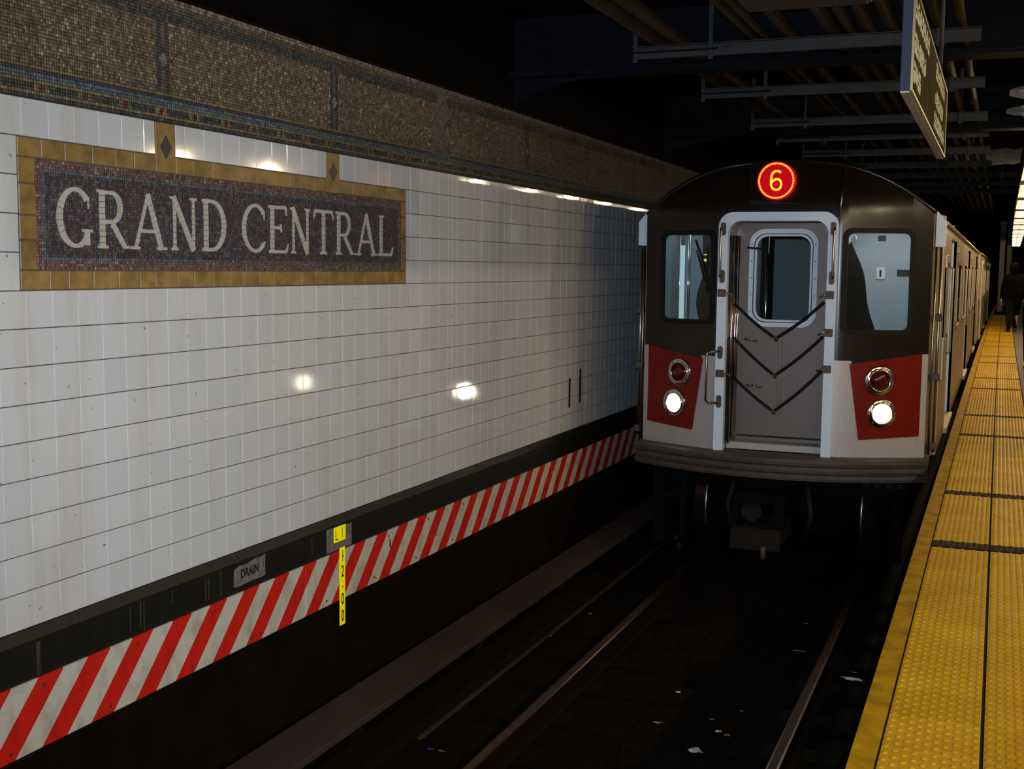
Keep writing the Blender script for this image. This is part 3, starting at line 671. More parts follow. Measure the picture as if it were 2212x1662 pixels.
# ------------------------------------------------------------------ ceiling
MB().box(-4, 6, -6, 100, 3.45, 3.7).build('ceiling', MT['ceil'], kind='structure')
MB().box(-8, 14, 100, 100.3, -2, 4).build('wall_far', MT['ceil'], kind='structure')
MB().box(3.6, 3.9, -6, 100, -0.02, 3.5).build('wall_right', MT['concrete'], kind='structure')
def girder(y, label):
    g = empty('ceiling_girder', (-1.0, y, 3.0), label=label, cat='girder', group='cross girders under the ceiling')
    child(MB().bbox(-3.66, 3.6, y-0.14, y+0.14, 2.98, 3.02, 0.004).build('lower_flange', MT['steel_d']), g)
    child(MB().box(-3.66, 3.6, y-0.012, y+0.012, 3.02, 3.45).build('web', MT['steel_d']), g)
    arch = [(-3.66, 2.72), (-3.66, 2.98), (-2.75, 2.98)]+[(-2.75-0.91*math.sin(t*PI/2/8), 2.98-0.26*(1-math.cos(t*PI/2/8))) for t in range(1, 8)]
    child(MB().prism(arch, lambda x, z, d: (x, d, z), y-0.010, y+0.010).build('knee_plate', MT['steel_d']), g)
    for k in range(5):
        x = -3.4+0.45*k
        child(MB().cyl((x, y-0.145, 3.0), (x, y-0.138, 3.0), 0.014, 0.010, 8).build('rivet', MT['steel_d']), g)
girder(9.05, 'dark riveted cross girder nearest the viewer, left of the hanging struts'); girder(13.7, 'dark cross girder second from the viewer, above the train roof'); girder(4.4, 'dark cross girder overhead, nearest the camera')
BY = [8.25, 10.32, 12.55, 14.05, 16.0, 18.0, 20.0, 22.0, 24.0]
ordn = ('first', 'second', 'third', 'fourth', 'fifth', 'sixth', 'seventh', 'eighth', 'ninth')
for i, y in enumerate(BY):
    s = empty('cross_strut', (-1.3, y, 2.95), label='grey channel strut hung across the track ceiling, %s from the viewer' % ordn[i], cat='strut', group='ceiling struts')
    x0, x1 = (-2.45, -0.18) if i < 7 else (-2.4, 0.2)
    child(MB().prism([(0,0),(0.042,0),(0.042,0.085),(0,0.085),(0,0.080),(0.036,0.080),(0.036,0.005),(0,0.005)][::-1], lambda a, c_, d: (d, y-0.0+a, 2.95+c_), x0, x1).build('channel', MT['strut']), s)
    child(MB().bbox(x0, x0+0.60, y-0.006, y+0.002, 2.985, 2.998, 0.001).build('slot_lip', MT['steel_d']), s)
    for x in (x0+0.02, x0+0.55, x1-0.25):
        child(MB().bbox(x-0.016, x+0.016, y+0.01, y+0.018, 2.925, 3.46, 0.002).build('hanger', MT['strut']), s)
cl = [(-2.30,0.055),(-2.14,0.05),(-1.62,0.03),(-1.54,0.03),(-1.38,0.045),(-1.10,0.055),(-0.98,0.040),(-0.86,0.045),(-0.72,0.045),(-0.58,0.045),(-0.44,0.045),(-0.30,0.03)]
pos_w = ('outermost, beside the tiled wall', 'second from the tiled wall', 'slim, third from the tiled wall', 'slim, fourth from the tiled wall', 'over the wall side headlamp', 'over the cab door', 'just right of the cab door', 'over the platform side window', 'left of the hanging sign by four', 'left of the hanging sign by three', 'left of the hanging sign by two', 'thin, next to the hanging sign', 'right above the hanging sign', 'just right of the hanging sign', 'farthest toward the platform')
for i, (x, rr) in enumerate(cl):
    z = 3.04+rr
    o = MB(); o.tube([(x, 2.0, z), (x, 9, z), (x+bend(20), 20, z), (x+bend(34), 34, z)], rr, 10)
    c_ = empty('ceiling_conduit', (x, 2, z), label='olive brown conduit running along the track ceiling, '+pos_w[i], cat='conduit', group='ceiling conduits')
    child(o.build('pipe', MT['conduit']), c_)
    for y in (6.1, 9.2, 12.0):
        child(MB().cyl((x, y-0.03, z), (x, y+0.03, z), rr+0.006, None, 10).build('coupling', MT['conduit']), c_)
jb = empty('junction_box', (-1.05, 6.7, 3.0), label='large flat grey junction box high above the track at the top edge', cat='box')
child(MB().bbox(-1.42, -0.72, 5.6, 7.05, 2.97, 3.03, 0.01).build('body', MT['box']), jb); child(MB().bbox(-1.40, -0.74, 5.62, 7.03, 2.962, 2.971, 0.003).build('lid', MT['box']), jb)
# foil wrapped ducts crossing over the platform
for i, (y, x0, x1, rr, lb) in enumerate(((12.2, 0.0, 2.6, 0.075, 'foil wrapped cross duct over the platform, nearest one right of the hanging sign'), (13.5, -0.02, 2.6, 0.07, 'foil wrapped cross duct over the platform, second from the hanging sign'), (19.2, -1.15, 2.6, 0.11, 'crumpled foil wrapped cross duct passing behind the far end of the hanging sign'))):
    d = empty('foil_duct', (x0, y, 3.0), label=lb, cat='duct', group='foil wrapped ducts')
    pts = [(x0+(x1-x0)*k/14, y+random.gauss(0, 0.006), 3.075+rr+random.gauss(0, 0.004)) for k in range(15)]
    nl = 60; jit = rng.normal(0, 0.10, (nl+1, 16))
    def crumple(a, c_):
        ia = int(round(a*nl)); ic = int(round(c_*16)) % 16; q = rr*(0.35+0.65*min(1.0, ia/5))*(1+jit[ia, ic]); t = 2*PI*c_
        return (x0+(x1-x0)*a, y+q*math.cos(t), 3.075+rr+q*math.sin(t))
    child(MB().sheet(crumple, nl, 16, smooth=False).build('wrap', MT['foil']), d)
    for k in (3, 7, 11):
        child(MB().cyl((pts[k][0]-0.012, y, pts[k][2]), (pts[k][0]+0.012, y, pts[k][2]), rr*1.06, None, 14).build('strap', MT['strut']), d)
# hanging sign above the platform edge, its face turned to the platform
hs = empty('hanging_sign', (-0.37, 6.4, 2.2), label='long black hanging sign with white lettering, seen edge on above the platform edge', cat='sign')
HX0, HX1, HY0, HY1, HZ0, HZ1 = -0.392, -0.352, 4.93, 7.85, 2.19, 2.585
child(MB().bbox(HX0, HX1, HY0, HY1, HZ0, HZ1, 0.003).build('housing', MT['sgn_end']), hs)
child(MB().box(HX1-0.001, HX1+0.004, HY0+0.015, HY1-0.015, HZ0+0.012, HZ1-0.012).build('face', MT['sgn_face']), hs)
for nm, bxs in (('bottom_edge', (HX1-0.004, HX1+0.007, HY0, HY1, HZ0-0.003, HZ0+0.010)), ('top_edge', (HX1-0.004, HX1+0.007, HY0, HY1, HZ1-0.010, HZ1+0.003)), ('end_edge', (HX1-0.004, HX1+0.007, HY1-0.012, HY1+0.002, HZ0, HZ1)), ('end_edge', (HX1-0.004, HX1+0.007, HY0-0.002, HY0+0.010, HZ0, HZ1))):
    child(MB().bbox(*bxs, 0.002).build(nm, MT['sgn_edge']), hs)
child(MB().box(HX0+0.002, HX1-0.004, HY0, HY1, HZ0-0.006, HZ0).build('underside', MT['sgn_edge']), hs)
def glyph_line(y0, y1, z0, z1, seed):
    rd = random.Random(seed); m = MB(); y = y0
    while y < y1:
        wl = rd.uniform(0.020, 0.036); k = rd.random(); st = 0.011
        m.box(HX1+0.004, HX1+0.0055, y, y+st, z0, z1 if k > 0.3 else z0+(z1-z0)*0.72)
        if k > 0.25: m.box(HX1+0.004, HX1+0.0055, y+wl-st, y+wl, z0, z0+(z1-z0)*(0.72 if k < 0.8 else 1.0))
        zc = z0+(z1-z0)*rd.choice((0.0, 0.32, 0.58)); m.box(HX1+0.004, HX1+0.0055, y, y+wl, zc, zc+0.012)
        y += wl+0.010
        if rd.random() < 0.14: y += 0.028
    return child(m.build('lettering', MT['sgn_txt'], kind='stuff'), hs)
for k, (y0, y1, z0, z1) in enumerate(((5.00, 5.92, 2.475, 2.555), (5.00, 5.70, 2.345, 2.425), (5.00, 5.42, 2.235, 2.315), (6.55, 7.55, 2.475, 2.555), (6.55, 7.40, 2.345, 2.425), (6.55, 7.62, 2.235, 2.315))): glyph_line(y0, y1, z0, z1, 11+k)
for y in (5.3, 7.4):
    child(MB().cyl((-0.372, y, HZ1), (-0.372, y, 3.45), 0.012, None, 8).build('hanger_rod', MT['strut']), hs)
# ------------------------------------------------------------------ platform lamps
n = 0; pos_l = []
for k in range(-2, 15):
    yc = 5.0+4.5*k; near = k < 3; x0 = 2.5 if near else 0.22+bend(yc)
    L = empty('ceiling_lamp', (x0+0.2, yc, 2.9), label='' , cat='lamp', group='row of lamps over the platform')
    L['label'] = ('yellowish ceiling fixture over the platform, %s in the lamp row from the camera end' % ORD[k+2])
    child(MB().bbox(x0-0.02, x0+0.42, yc-1.75, yc+1.75, 2.915, 3.02, 0.01).build('housing', MT['box']), L)
    child(MB().box(x0, x0+0.40, yc-1.70, yc+1.70, 2.905, 2.916).build('diffuser', MT['diff']), L)
    for dy in (-1.1, 1.1):
        for dx in (0.10, 0.30):
            child(MB().lathe([(0.001, -0.016), (0.055, -0.014), (0.085, -0.006), (0.085, 0.005), (0.001, 0.005)], Matrix.Translation((x0+dx, yc+dy, 2.90)), 14).build('lamp_globe', MT['tube']), L)
        if yc < 36:
            a = bpy.data.lights.new('ceiling_lamp_light', 'POINT'); a.shadow_soft_size = 0.05; a.energy = LAMP_NEAR_W if near else LAMP_W; a.color = LAMP_COL
            ao = bpy.data.objects.new('ceiling_lamp_light', a); COL.objects.link(ao); ao.location = (x0+0.20, yc+dy, 2.845); child(ao, L)
    if not near: child(MB().bbox(x0-0.04, x0-0.022, yc-2.249, yc+2.249, 2.776, 3.06, 0.002).build('added_baffle', MT['steel_d']), L)  # baffle added to cut lamp glare on the top tiles and shade the frieze
    child(MB().cyl((x0+0.20, yc, 3.02), (x0+0.20, yc, 3.46), 0.012, None, 8).build('hanger_rod', MT['strut']), L)
for i, (y, x) in enumerate(((50.0, -0.10), (60.0, 0.12), (75.0, 0.15))):
    x += bend(y)
    c_ = empty('platform_column', (x, y, 0), label='steel column on the far platform, %s' % ('nearest the train side', 'second, left of the lamp row', 'farthest back under the lamp row')[i], cat='column', group='far platform columns')
    child(MB().bbox(x-0.10, x+0.10, y-0.10, y+0.10, 0, 0.25, 0.01).build('base', MT['column']), c_)
    h = MB(); h.box(x-0.09, x+0.09, y-0.09, y-0.07, 0.25, 3.3); h.box(x-0.09, x+0.09, y+0.07, y+0.09, 0.25, 3.3); h.box(x-0.012, x+0.012, y-0.07, y+0.07, 0.25, 3.3)
    child(h.build('shaft', MT['column']), c_)
    child(MB().bbox(x-0.13, x+0.13, y-0.13, y+0.13, 3.3, 3.45, 0.01).build('cap', MT['column']), c_)
# ------------------------------------------------------------------ the train
Y0 = 10.2; CW = 1.21; BWID = 1.285
def sweep(u_): return 0.30*min(1.0, max(0.0, (abs(u_)-0.5)/0.71))**1.25
def roof_z(u_, half=CW, top=2.405, drop=0.43): return top-drop*(min(abs(u_), half)/half)**2.6
def fv(u_, z):                                  # depth of the front skin
    return sweep(u_)+(0.22*((z-1.98)/0.43)**2 if z > 1.98 else 0.0)
def T(u_, v_, z): return (XC+u_, Y0+v_, z)
car = empty('subway_car', (XC, Y0, RT), label='leading subway car arriving head on with a red lit 6 route sign', cat='train')
def part(m, name, mat, par=None, **kw):
    o = m.build(name, MT[mat] if isinstance(mat, str) else mat, **kw)
    if par is None: return child(o, car)
    o.parent = par; o.matrix_parent_inverse = (par.matrix_basis if par.parent is None else Matrix.Identity(4))
    o.matrix_parent_inverse = Matrix.Translation(-Vector(car.location)) if False else Matrix.Identity(4)
    return o
# parts are built in world coordinates; a sub-part's parent mesh has identity basis, so it needs no offset of its own
def fpatch(u0, u1, zlo, zhi, off=0.0, nu=10, nz=8, back=0.05, m=None):
    """a shell following the front skin between two heights"""
    m = m or MB(); lo = zlo if callable(zlo) else (lambda q: zlo); hi = zhi if callable(zhi) else (lambda q: zhi)
    def fr(a, c_):
        uu = u0+(u1-u0)*a; z = lo(uu)+(hi(uu)-lo(uu))*c_; return T(uu, fv(uu, z)-off, z)
    def bk(a, c_):
        uu = u0+(u1-u0)*a; z = lo(uu)+(hi(uu)-lo(uu))*c_; return T(uu, fv(uu, z)-off+back, z)
    m.sheet(fr, nu, nz); m.sheet(bk, nu, nz)
    for s_ in (0.0, 1.0):
        m.sheet(lambda a, c_: (lambda p, q: tuple(p[i]+(q[i]-p[i])*c_ for i in range(3)))(fr(a, s_), bk(a, s_)), nu, 1, False)
        m.sheet(lambda a, c_: (lambda p, q: tuple(p[i]+(q[i]-p[i])*c_ for i in range(3)))(fr(s_, a), bk(s_, a)), nz, 1, False)
    return m
# windows in the mask
LW = (-1.025, -0.560, 1.060, 1.800); RW = (0.560, 1.045, 1.010, 1.815)
mask = MB()
for (w0, w1, z0, z1, s) in ((*LW, -1), (*RW, 1)):
    a, b_ = (-CW, -0.485) if s < 0 else (0.485, CW)
    fpatch(a, w0, 0.66, lambda q: roof_z(q), m=mask, nu=5, nz=14); fpatch(w1, b_, 0.66, lambda q: roof_z(q), m=mask, nu=5, nz=14)
    fpatch(w0, w1, 0.66, z0, m=mask); fpatch(w0, w1, z1, lambda q: roof_z(q), m=mask, nz=10)
fpatch(-0.485, 0.485, 1.94, lambda q: roof_z(q), m=mask, nu=12)
mask = part(mask, 'front_mask', 'black')
for w_, s in ((LW, -1), (RW, 1)):
    g = MB().ring_prism(rrect(w_[0]-0.035, w_[1]+0.035, w_[2]-0.035, w_[3]+0.035, 0.075), rrect(w_[0]+0.006, w_[1]-0.006, w_[2]+0.006, w_[3]-0.006, 0.05), lambda a, c_, d: T(a, sweep(a)+d, c_), -0.014, 0.03)
    part(g, 'window_gasket', 'rubber', mask)
    gl = MB().sheet(lambda a, c_: T(w_[0]+(w_[1]-w_[0])*a, sweep(w_[0]+(w_[1]-w_[0])*a)+0.022, w_[2]+(w_[3]-w_[2])*c_), 10, 1)
    part(gl, 'windscreen', 'glass', mask)
# seam ridge right of the centre and the dark roof rim
part(MB().tube([T(0.50, -0.01, 1.95), T(0.50, -0.005, 2.1), T(0.50, fv(0.5, 2.36)-0.008, 2.36)], 0.009, 6), 'mask_seam', 'jamb', mask)
rim = MB().tube([T(q*CW/14, fv(q*CW/14, roof_z(q*CW/14))+0.015, roof_z(q*CW/14)+0.006) for q in range(-14, 15)], 0.022, 8)
part(rim, 'roof_rim', 'black', mask)
part(MB().sheet(lambda a, c_: T(-CW+2*CW*a, fv(-CW+2*CW*a, roof_z(-CW+2*CW*a))+0.02+(0.66-fv(-CW+2*CW*a, roof_z(-CW+2*CW*a)))*c_, roof_z(-CW+2*CW*a)-0.006), 24, 2), 'hood_return', 'black', mask)
# lower front: stainless aprons, red lamp panels
def apron(s):
    m = MB()
    fpatch(*sorted((s*0.485, s*CW)), -0.05, 0.19, m=m, nz=2, off=0.001)
    inner = lambda z: 0.618+(0.742-z)*0.13
    def side(a, c_):
        z = 0.08+0.68*c_; uu = 0.485+(inner(z)+0.01-0.485)*a; return T(s*uu, sweep(uu), z)
    m.sheet(lambda a, c_: (lambda p: (p[0], p[1]-0.004, p[2]))(side(a, c_)), 3, 6)
    m.sheet(lambda a, c_: T(s*(1.155+0.055*a), sweep(1.155+0.055*a)-0.004, 0.08+0.74*c_), 3, 2)
    return part(m, 'front_apron', 'stain2', label='brushed steel apron %s the cab door' % ('left of' if s < 0 else 'right of'))
def red_panel(s):
    m = MB(); off = 0.012
    def lo(uu): return 0.100+(uu-0.66)*0.075
    def hi(uu): return 0.735+(uu-0.62)*0.16
    def inner(z): return 0.618+(0.742-z)*0.13
    def P(a, c_, d):
        zz0 = lo(0.68); z = zz0+c_*(hi(0.9)-zz0); ui = inner(z); uu = ui+(1.165-ui)*a
        z = lo(uu)+c_*(hi(uu)-lo(uu)); return T(s*uu, sweep(uu)-off+d, z)
    n = 10
    m.sheet(lambda a, c_: P(a, c_, 0), n, 8)
    for e in (0, 1):
        m.sheet(lambda a, c_: P(a, e, c_*0.03), n, 1, False); m.sheet(lambda a, c_: P(e, a, c_*0.03), n, 1, False)
    p = part(m, 'lamp_panel', 'red', label='dark red lamp panel %s the cab door' % ('left of' if s < 0 else 'right of'))
    return p
for s in (-1, 1):
    apron(s); rp_ = red_panel(s)
    for nm, uu, z, lit in (('tail_lamp', 0.835 if s < 0 else 0.845, 0.600, False), ('head_lamp', 0.880 if s < 0 else 0.872, 0.326, True)):
        v_ = sweep(uu)-0.012; tilt = math.atan(0.30/0.71*1.25*((uu-0.5)/0.71)**0.25)
        mm = Matrix.Translation(T(s*uu, v_, z)) @ Matrix.Rotation(-s*tilt*-1.0, 4, 'Z') @ Matrix.Rotation(PI/2, 4, 'X')
        part(MB().lathe([(0.124, -0.01), (0.122, 0.012), (0.112, 0.020), (0.100, 0.016), (0.096, 0.022), (0.086, 0.026), (0.078, 0.016), (0.078, -0.015)], mm, 28), nm+'_ring', 'chrome', rp_)
        part(MB().lathe([(0.080, -0.012), (0.060, -0.030), (0.001, -0.034)], mm, 24), nm+'_bowl', 'chrome', rp_)
        if lit:
            # the sealed beam unit itself
            part(MB().lathe([(0.072, 0.004), (0.068, 0.012), (0.040, 0.019), (0.001, 0.021)], mm, 24), nm+'_beam', 'head' if s < 0 else 'head2', rp_, label='lit headlamp')
        else:
            part(MB().lathe([(0.074, 0.0), (0.062, 0.016), (0.035, 0.028), (0.001, 0.032)], mm, 24), nm+'_lens', 'redlens', rp_, label='unlit dark red lens')
        for k in range(4):
            a = PI/4+k*PI/2; q = mm @ Vector((0.108*math.cos(a), 0.108*math.sin(a), 0.019)); q2 = mm @ Vector((0.108*math.cos(a), 0.108*math.sin(a), 0.024))
            part(MB().cyl(q, q2, 0.006, None, 8), nm+'_screw', 'chrome', rp_)
# door surround
def Fp(a, c_, d): return T(a, d, c_)
outer = [(0.492, -0.045), (0.492, 1.86)]+[(0.372+0.12*math.cos(t*PI/16), 1.86+0.12*math.sin(t*PI/16)) for t in range(1, 8)]+[(0.372, 1.98), (-0.372, 1.98)]+[(-0.372-0.12*math.sin(t*PI/16), 1.86+0.12*math.cos(t*PI/16)) for t in range(1, 8)]+[(-0.492, 1.86), (-0.492, -0.045)]
inner = [(0.412, -0.045), (0.412, 1.80)]+[(0.305+0.107*math.cos(t*PI/16), 1.80+0.107*math.sin(t*PI/16)) for t in range(1, 8)]+[(0.305, 1.907), (-0.305, 1.907)]+[(-0.305-0.107*math.sin(t*PI/16), 1.80+0.107*math.cos(t*PI/16)) for t in range(1, 8)]+[(-0.412, 1.80), (-0.412, -0.045)]
fm = MB(); n = len(outer); k = len(fm.v)
for d in (-0.045, 0.03):
    for o_ in (outer, inner): fm.v += [Fp(p[0], p[1], d) for p in o_]
for i in range(n-1):
    for q in ((i, i+1, n+i+1, n+i), (2*n+i, 3*n+i, 3*n+i+1, 2*n+i+1), (i, 2*n+i, 2*n+i+1, i+1), (n+i, n+i+1, 3*n+i+1, 3*n+i)): fm.f.append(q); fm.sm.append(False)
for e in (0, n-1): fm.f.append((e, n+e, 3*n+e, 2*n+e)); fm.sm.append(False)
dframe = part(fm, 'door_frame', 'alu', label='pale aluminium door surround')
jm = MB(); VD = 0.30
for i in range(n-1):
    p, q = inner[i], inner[i+1]
    jm.poly([Fp(p[0], p[1], 0.03), Fp(q[0], q[1], 0.03), Fp(q[0], q[1], VD+0.02), Fp(p[0], p[1], VD+0.02)])
jamb_o = part(jm, 'door_jamb', 'jamb', dframe)
for (uu, vv, rr) in ((-0.392, 0.10, 0.012), (-0.385, 0.21, 0.016), (-0.378, 0.272, 0.013), (-0.401, 0.15, 0.007)):
    part(MB().cyl(T(uu, vv, 0.0), T(uu, vv, 1.79), rr, None, 10), 'jamb_rod', 'chrome', dframe)
# grab bars and latches on the surround
for s in (-1, 1):
    m = MB().tube([T(s*0.462, -0.045, 1.845), T(s*0.464, -0.085, 1.84), T(s*0.464, -0.09, 1.82), T(s*0.464, -0.09, 1.46), T(s*0.464, -0.085, 1.44), T(s*0.462, -0.045, 1.435)], 0.011, 8)
    gb = part(m, 'grab_bar', 'jamb', dframe)
    for z in (1.84, 1.44): part(MB().prism(rrect(s*0.452-0.022, s*0.452+0.022, z-0.055, z+0.055, 0.021), Fp, -0.052, -0.044), 'bar_foot', 'plate', dframe)
m = MB().tube([T(-0.455, -0.045, 0.805), T(-0.53, -0.10, 0.80), T(-0.55, -0.115, 0.785), T(-0.552, -0.115, 0.385), T(-0.53, -0.10, 0.365), T(-0.455, -0.045, 0.36)], 0.011, 8)
hb_ = part(m, 'handrail', 'jamb', dframe, label='steel handrail left of the cab door')
for z in (0.795, 0.375): part(MB().prism(rrect(-0.474, -0.430, z-0.055, z+0.055, 0.021), Fp, -0.052, -0.044), 'bar_foot', 'plate', dframe)
for uu, z in ((0.440, 1.300), (0.440, 0.990), (0.437, 0.688), (-0.452, 1.300), (-0.450, 0.615)):
    s = 1 if uu > 0 else -1
    la = part(MB().bbox(XC+uu-0.036, XC+uu+0.036, Y0-0.055, Y0-0.044, z-0.032, z+0.032, 0.004), 'latch', 'plate', dframe)
    part(MB().cyl(T(uu, -0.055, z), T(uu, -0.066, z), 0.009, 0.006, 8), 'latch_bolt', 'chrome', dframe)
    part(MB().tube([T(uu-s*0.03, -0.05, z), T(uu-s*0.06, -0.045, z-0.004), T(uu-s*0.085, -0.01, z-0.022)], 0.009, 6), 'latch_hook', 'chrome', dframe)
# door leaf with its window
WU, WZ0, WZ1 = 0.279, 1.022, 1.838
leaf = MB()
leaf.ring_prism(rrect(-0.41, 0.41, -0.04, 1.90, 0.002), rrect(-WU+0.01, WU-0.01, WZ0+0.01, WZ1-0.01, 0.115), Fp, VD, VD+0.035)
leaf = part(leaf, 'cab_door', 'door_st', label='dull steel cab door')
ro = rrect(-WU-0.012, WU+0.012, WZ0-0.012, WZ1+0.012, 0.13); ri = rrect(-0.250, 0.250, WZ0+0.028, WZ1-0.028, 0.105); ri2 = rrect(-0.228, 0.228, WZ0+0.050, WZ1-0.050, 0.095)
part(MB().ring_prism(ro, ri, Fp, VD-0.018, VD+0.03), 'window_frame', 'alu', leaf)
part(MB().ring_prism(rrect(-0.252, 0.252, WZ0+0.026, WZ1-0.026, 0.106), rrect(-0.246, 0.246, WZ0+0.032, WZ1-0.032, 0.103), Fp, VD-0.021, VD), 'window_seal', 'rubber', leaf)
part(MB().ring_prism(ri, ri2, Fp, VD-0.010, VD+0.03), 'window_inner_frame', 'alu', leaf)
part(MB().prism(ri2, Fp, VD+0.012, VD+0.018), 'window_pane', 'glass', leaf)
for k in range(5):
    for s in (-1, 1):
        part(MB().cyl(T(s*0.270, VD-0.018, 1.14+0.145*k), T(s*0.270, VD-0.023, 1.14+0.145*k), 0.005, None, 6), 'frame_rivet', 'rubber', leaf)
for (uu, z, l) in ((-0.30, 1.690, 0.14), (-0.30, 0.900, 0.11), (-0.27, 0.500, 0.13)):
    part(MB().tube([T(uu, VD, z), T(uu, VD-0.05, z), T(uu+0.02, VD-0.06, z-0.002), T(uu+l, VD-0.06, z-0.012)], 0.009, 6), 'door_handle', 'rubber' if z > 1 else 'chrome', leaf)
part(MB().bbox(XC-0.41, XC+0.41, Y0+0.10, Y0+VD+0.02, -0.045, 0.015, 0.004), 'door_sill', 'stain2', leaf); part(MB().box(XC-0.41, XC+0.41, Y0+VD-0.02, Y0+VD, 0.045, 0.062), 'kick_strip', 'chrome', leaf)
part(MB().bbox(XC-0.016, XC+0.016, Y0+VD-0.006, Y0+VD, 0.25, 0.95, 0.002), 'door_rib', 'door_st', leaf)
for i, (zl, zc, zr) in enumerate(((1.205, 0.925, 1.240), (0.915, 0.612, 0.955), (0.580, 0.306, 0.670))):
    pts = []
    for t in range(9): s_ = t/8; pts.append(T(-0.372+0.372*s_, 0.12-0.09*s_, zl+(zc-zl)*s_+0.015*math.sin(s_*PI)*(-1)))
    for t in range(1, 9): s_ = t/8; pts.append(T(0.395*s_, 0.03-0.05*s_, zc+(zr-zc)*s_-0.018*math.sin(s_*PI)))
    part(MB().tube(pts, 0.0135, 8), 'safety_strap', 'rubber', dframe, label='black rubber safety strap hung in a V')
    part(MB().cyl(T(0, 0.01, zc+0.006), T(0, 0.05, zc-0.012), 0.017, None, 8), 'strap_clip', 'plate', dframe)
# route display
disp = part(MB().prism(rrect(-0.255, 0.215, 2.045, 2.415, 0.04), lambda a, c_, d: T(a, 0.02+d+(0.10*max(0, (c_-2.05)/0.36)**2), c_), -0.03, 0.05), 'route_display', 'black')
DC = (-0.026, 2.236)
def D(a, c_, d): return T(a, -0.03+d, c_)
part(MB().prism([(DC[0]+0.158*math.cos(2*PI*i/40), DC[1]+0.158*math.sin(2*PI*i/40)) for i in range(40)], D, -0.006, 0.09), 'display_disc', 'led_r', disp, label='red lit disc')
rm = MB()
for i in range(72):
    a = 2*PI*i/72; rm.prism([(DC[0]+rr*math.cos(a+da), DC[1]+rr*math.sin(a+da)) for rr, da in ((0.134, -0.026), (0.148, -0.030), (0.148, 0.030), (0.134, 0.026))], D, -0.010, -0.005)
part(rm, 'led_ring', 'led_y', disp, label='yellow ring of leds')
six = MB(); sp = [(0.86*p_, 0.84*q_) for p_, q_ in [(0.040, 0.080), (0.020, 0.094), (-0.008, 0.094), (-0.034, 0.078), (-0.046, 0.045), (-0.049, 0.0), (-0.048, -0.045), (-0.034, -0.074), (-0.006, -0.090), (0.022, -0.088), (0.042, -0.068), (0.050, -0.035), (0.042, -0.004), (0.022, 0.014), (-0.004, 0.014), (-0.030, 0.0), (-0.044, -0.018)]]
for i in range(len(sp)-1):
    (x0, z0), (x1, z1) = sp[i], sp[i+1]; dx, dz = x1-x0, z1-z0; l = math.hypot(dx, dz); nx, nz_ = -dz/l*0.0088, dx/l*0.0088; ex, ez = dx/l*0.004, dz/l*0.004
    six.prism([(DC[0]+x0-ex+nx, DC[1]+z0-ez+nz_), (DC[0]+x0-ex-nx, DC[1]+z0-ez-nz_), (DC[0]+x1+ex-nx, DC[1]+z1+ez-nz_), (DC[0]+x1+ex+nx, DC[1]+z1+ez+nz_)], D, -0.010, -0.005)
part(six, 'numeral', 'led_y', disp, label='yellow led numeral 6')
# anticlimber with its ribs
def bow(u_): return -0.24+0.40*(abs(u_)/1.25)**2
ac = MB()
def bz(z, off): return lambda a: T(-1.25+2.5*a, bow(-1.25+2.5*a)+off, z)
prof = [(-0.045, 0.28), (-0.045, 0.03), (-0.055, 0.0), (-0.085, 0.0), (-0.092, 0.045), (-0.110, 0.045), (-0.118, 0.0), (-0.148, 0.0), (-0.156, 0.05), (-0.174, 0.05), (-0.182, 0.01), (-0.215, 0.01), (-0.222, 0.05), (-0.238, 0.05), (-0.250, 0.30)]
ac.sheet(lambda a, c_: (lambda i: bz(prof[i][0], prof[i][1])(a))(int(round(c_*(len(prof)-1)))), 28, len(prof)-1, False)
for e in (0.0, 1.0): ac.poly([bz(z, o_)(e) for z, o_ in prof])
part(ac, 'anticlimber', 'brown', label='curved ribbed iron bumper')
# corner posts, brackets and pale boxes at both front corners
for s in (-1, 1):
    p = part(MB().tube([T(s*1.27, 0.36, 1.70), T(s*1.275, 0.36, 0.9), T(s*1.275, 0.36, 0.0)], 0.012, 8), 'corner_post', 'jamb')
    part(MB().tube([T(s*1.235, 0.31, 1.70), T(s*1.24, 0.31, -0.02)], 0.010, 8), 'corner_post', 'jamb')
    for z in (1.125, 0.63, 0.05):
        part(MB().bbox(XC+s*1.27-0.035, XC+s*1.27+0.035, Y0+0.325, Y0+0.385, z-0.03, z+0.03, 0.006), 'post_bracket', 'brown', p)
    bxo = MB().prism([(1.225, 1.705), (1.300, 1.705), (1.300, 1.915), (1.235, 1.990), (1.225, 1.990)], lambda a, c_, d: T(s*a, d, c_), 0.33, 0.46)
    part(bxo, 'corner_box', 'alu', label='pale box at the %s roof corner' % ('wall side' if s < 0 else 'platform side'))
    part(MB().sheet(lambda a, c_: T(s*(CW+(BWID-CW)*math.sin(a*PI/2)), 0.30+0.45*a, -0.05+2.02*c_), 8, 1), 'corner_panel', 'stain')
# coupler
cp = part(MB().bbox(XC-0.235, XC+0.155, Y0-0.42, Y0+0.25, -0.78, -0.62, 0.012), 'coupler', 'iron')
hd = MB()
for (a, b_, c0, c1) in ((-0.245, -0.185, -0.64, -0.36), (0.105, 0.165, -0.64, -0.36), (-0.185, 0.105, -0.42, -0.36)): hd.bbox(XC+a, XC+b_, Y0-0.40, Y0-0.10, c0, c1, 0.008)
part(hd, 'coupler_head', 'under', cp); part(MB().cyl(T(-0.10, -0.30, -0.50), T(-0.08, -0.05, -0.52), 0.085, 0.05, 14), 'coupler_knuckle', 'iron', cp)
part(MB().cyl(T(0.03, -0.43, -0.86), T(0.03, -0.43, -0.76), 0.022, None, 10), 'coupler_pin', 'brown', cp)
part(MB().bbox(XC-0.245, XC+0.165, Y0-0.43, Y0-0.40, -0.80, -0.63, 0.006), 'coupler_face', 'iron', cp)
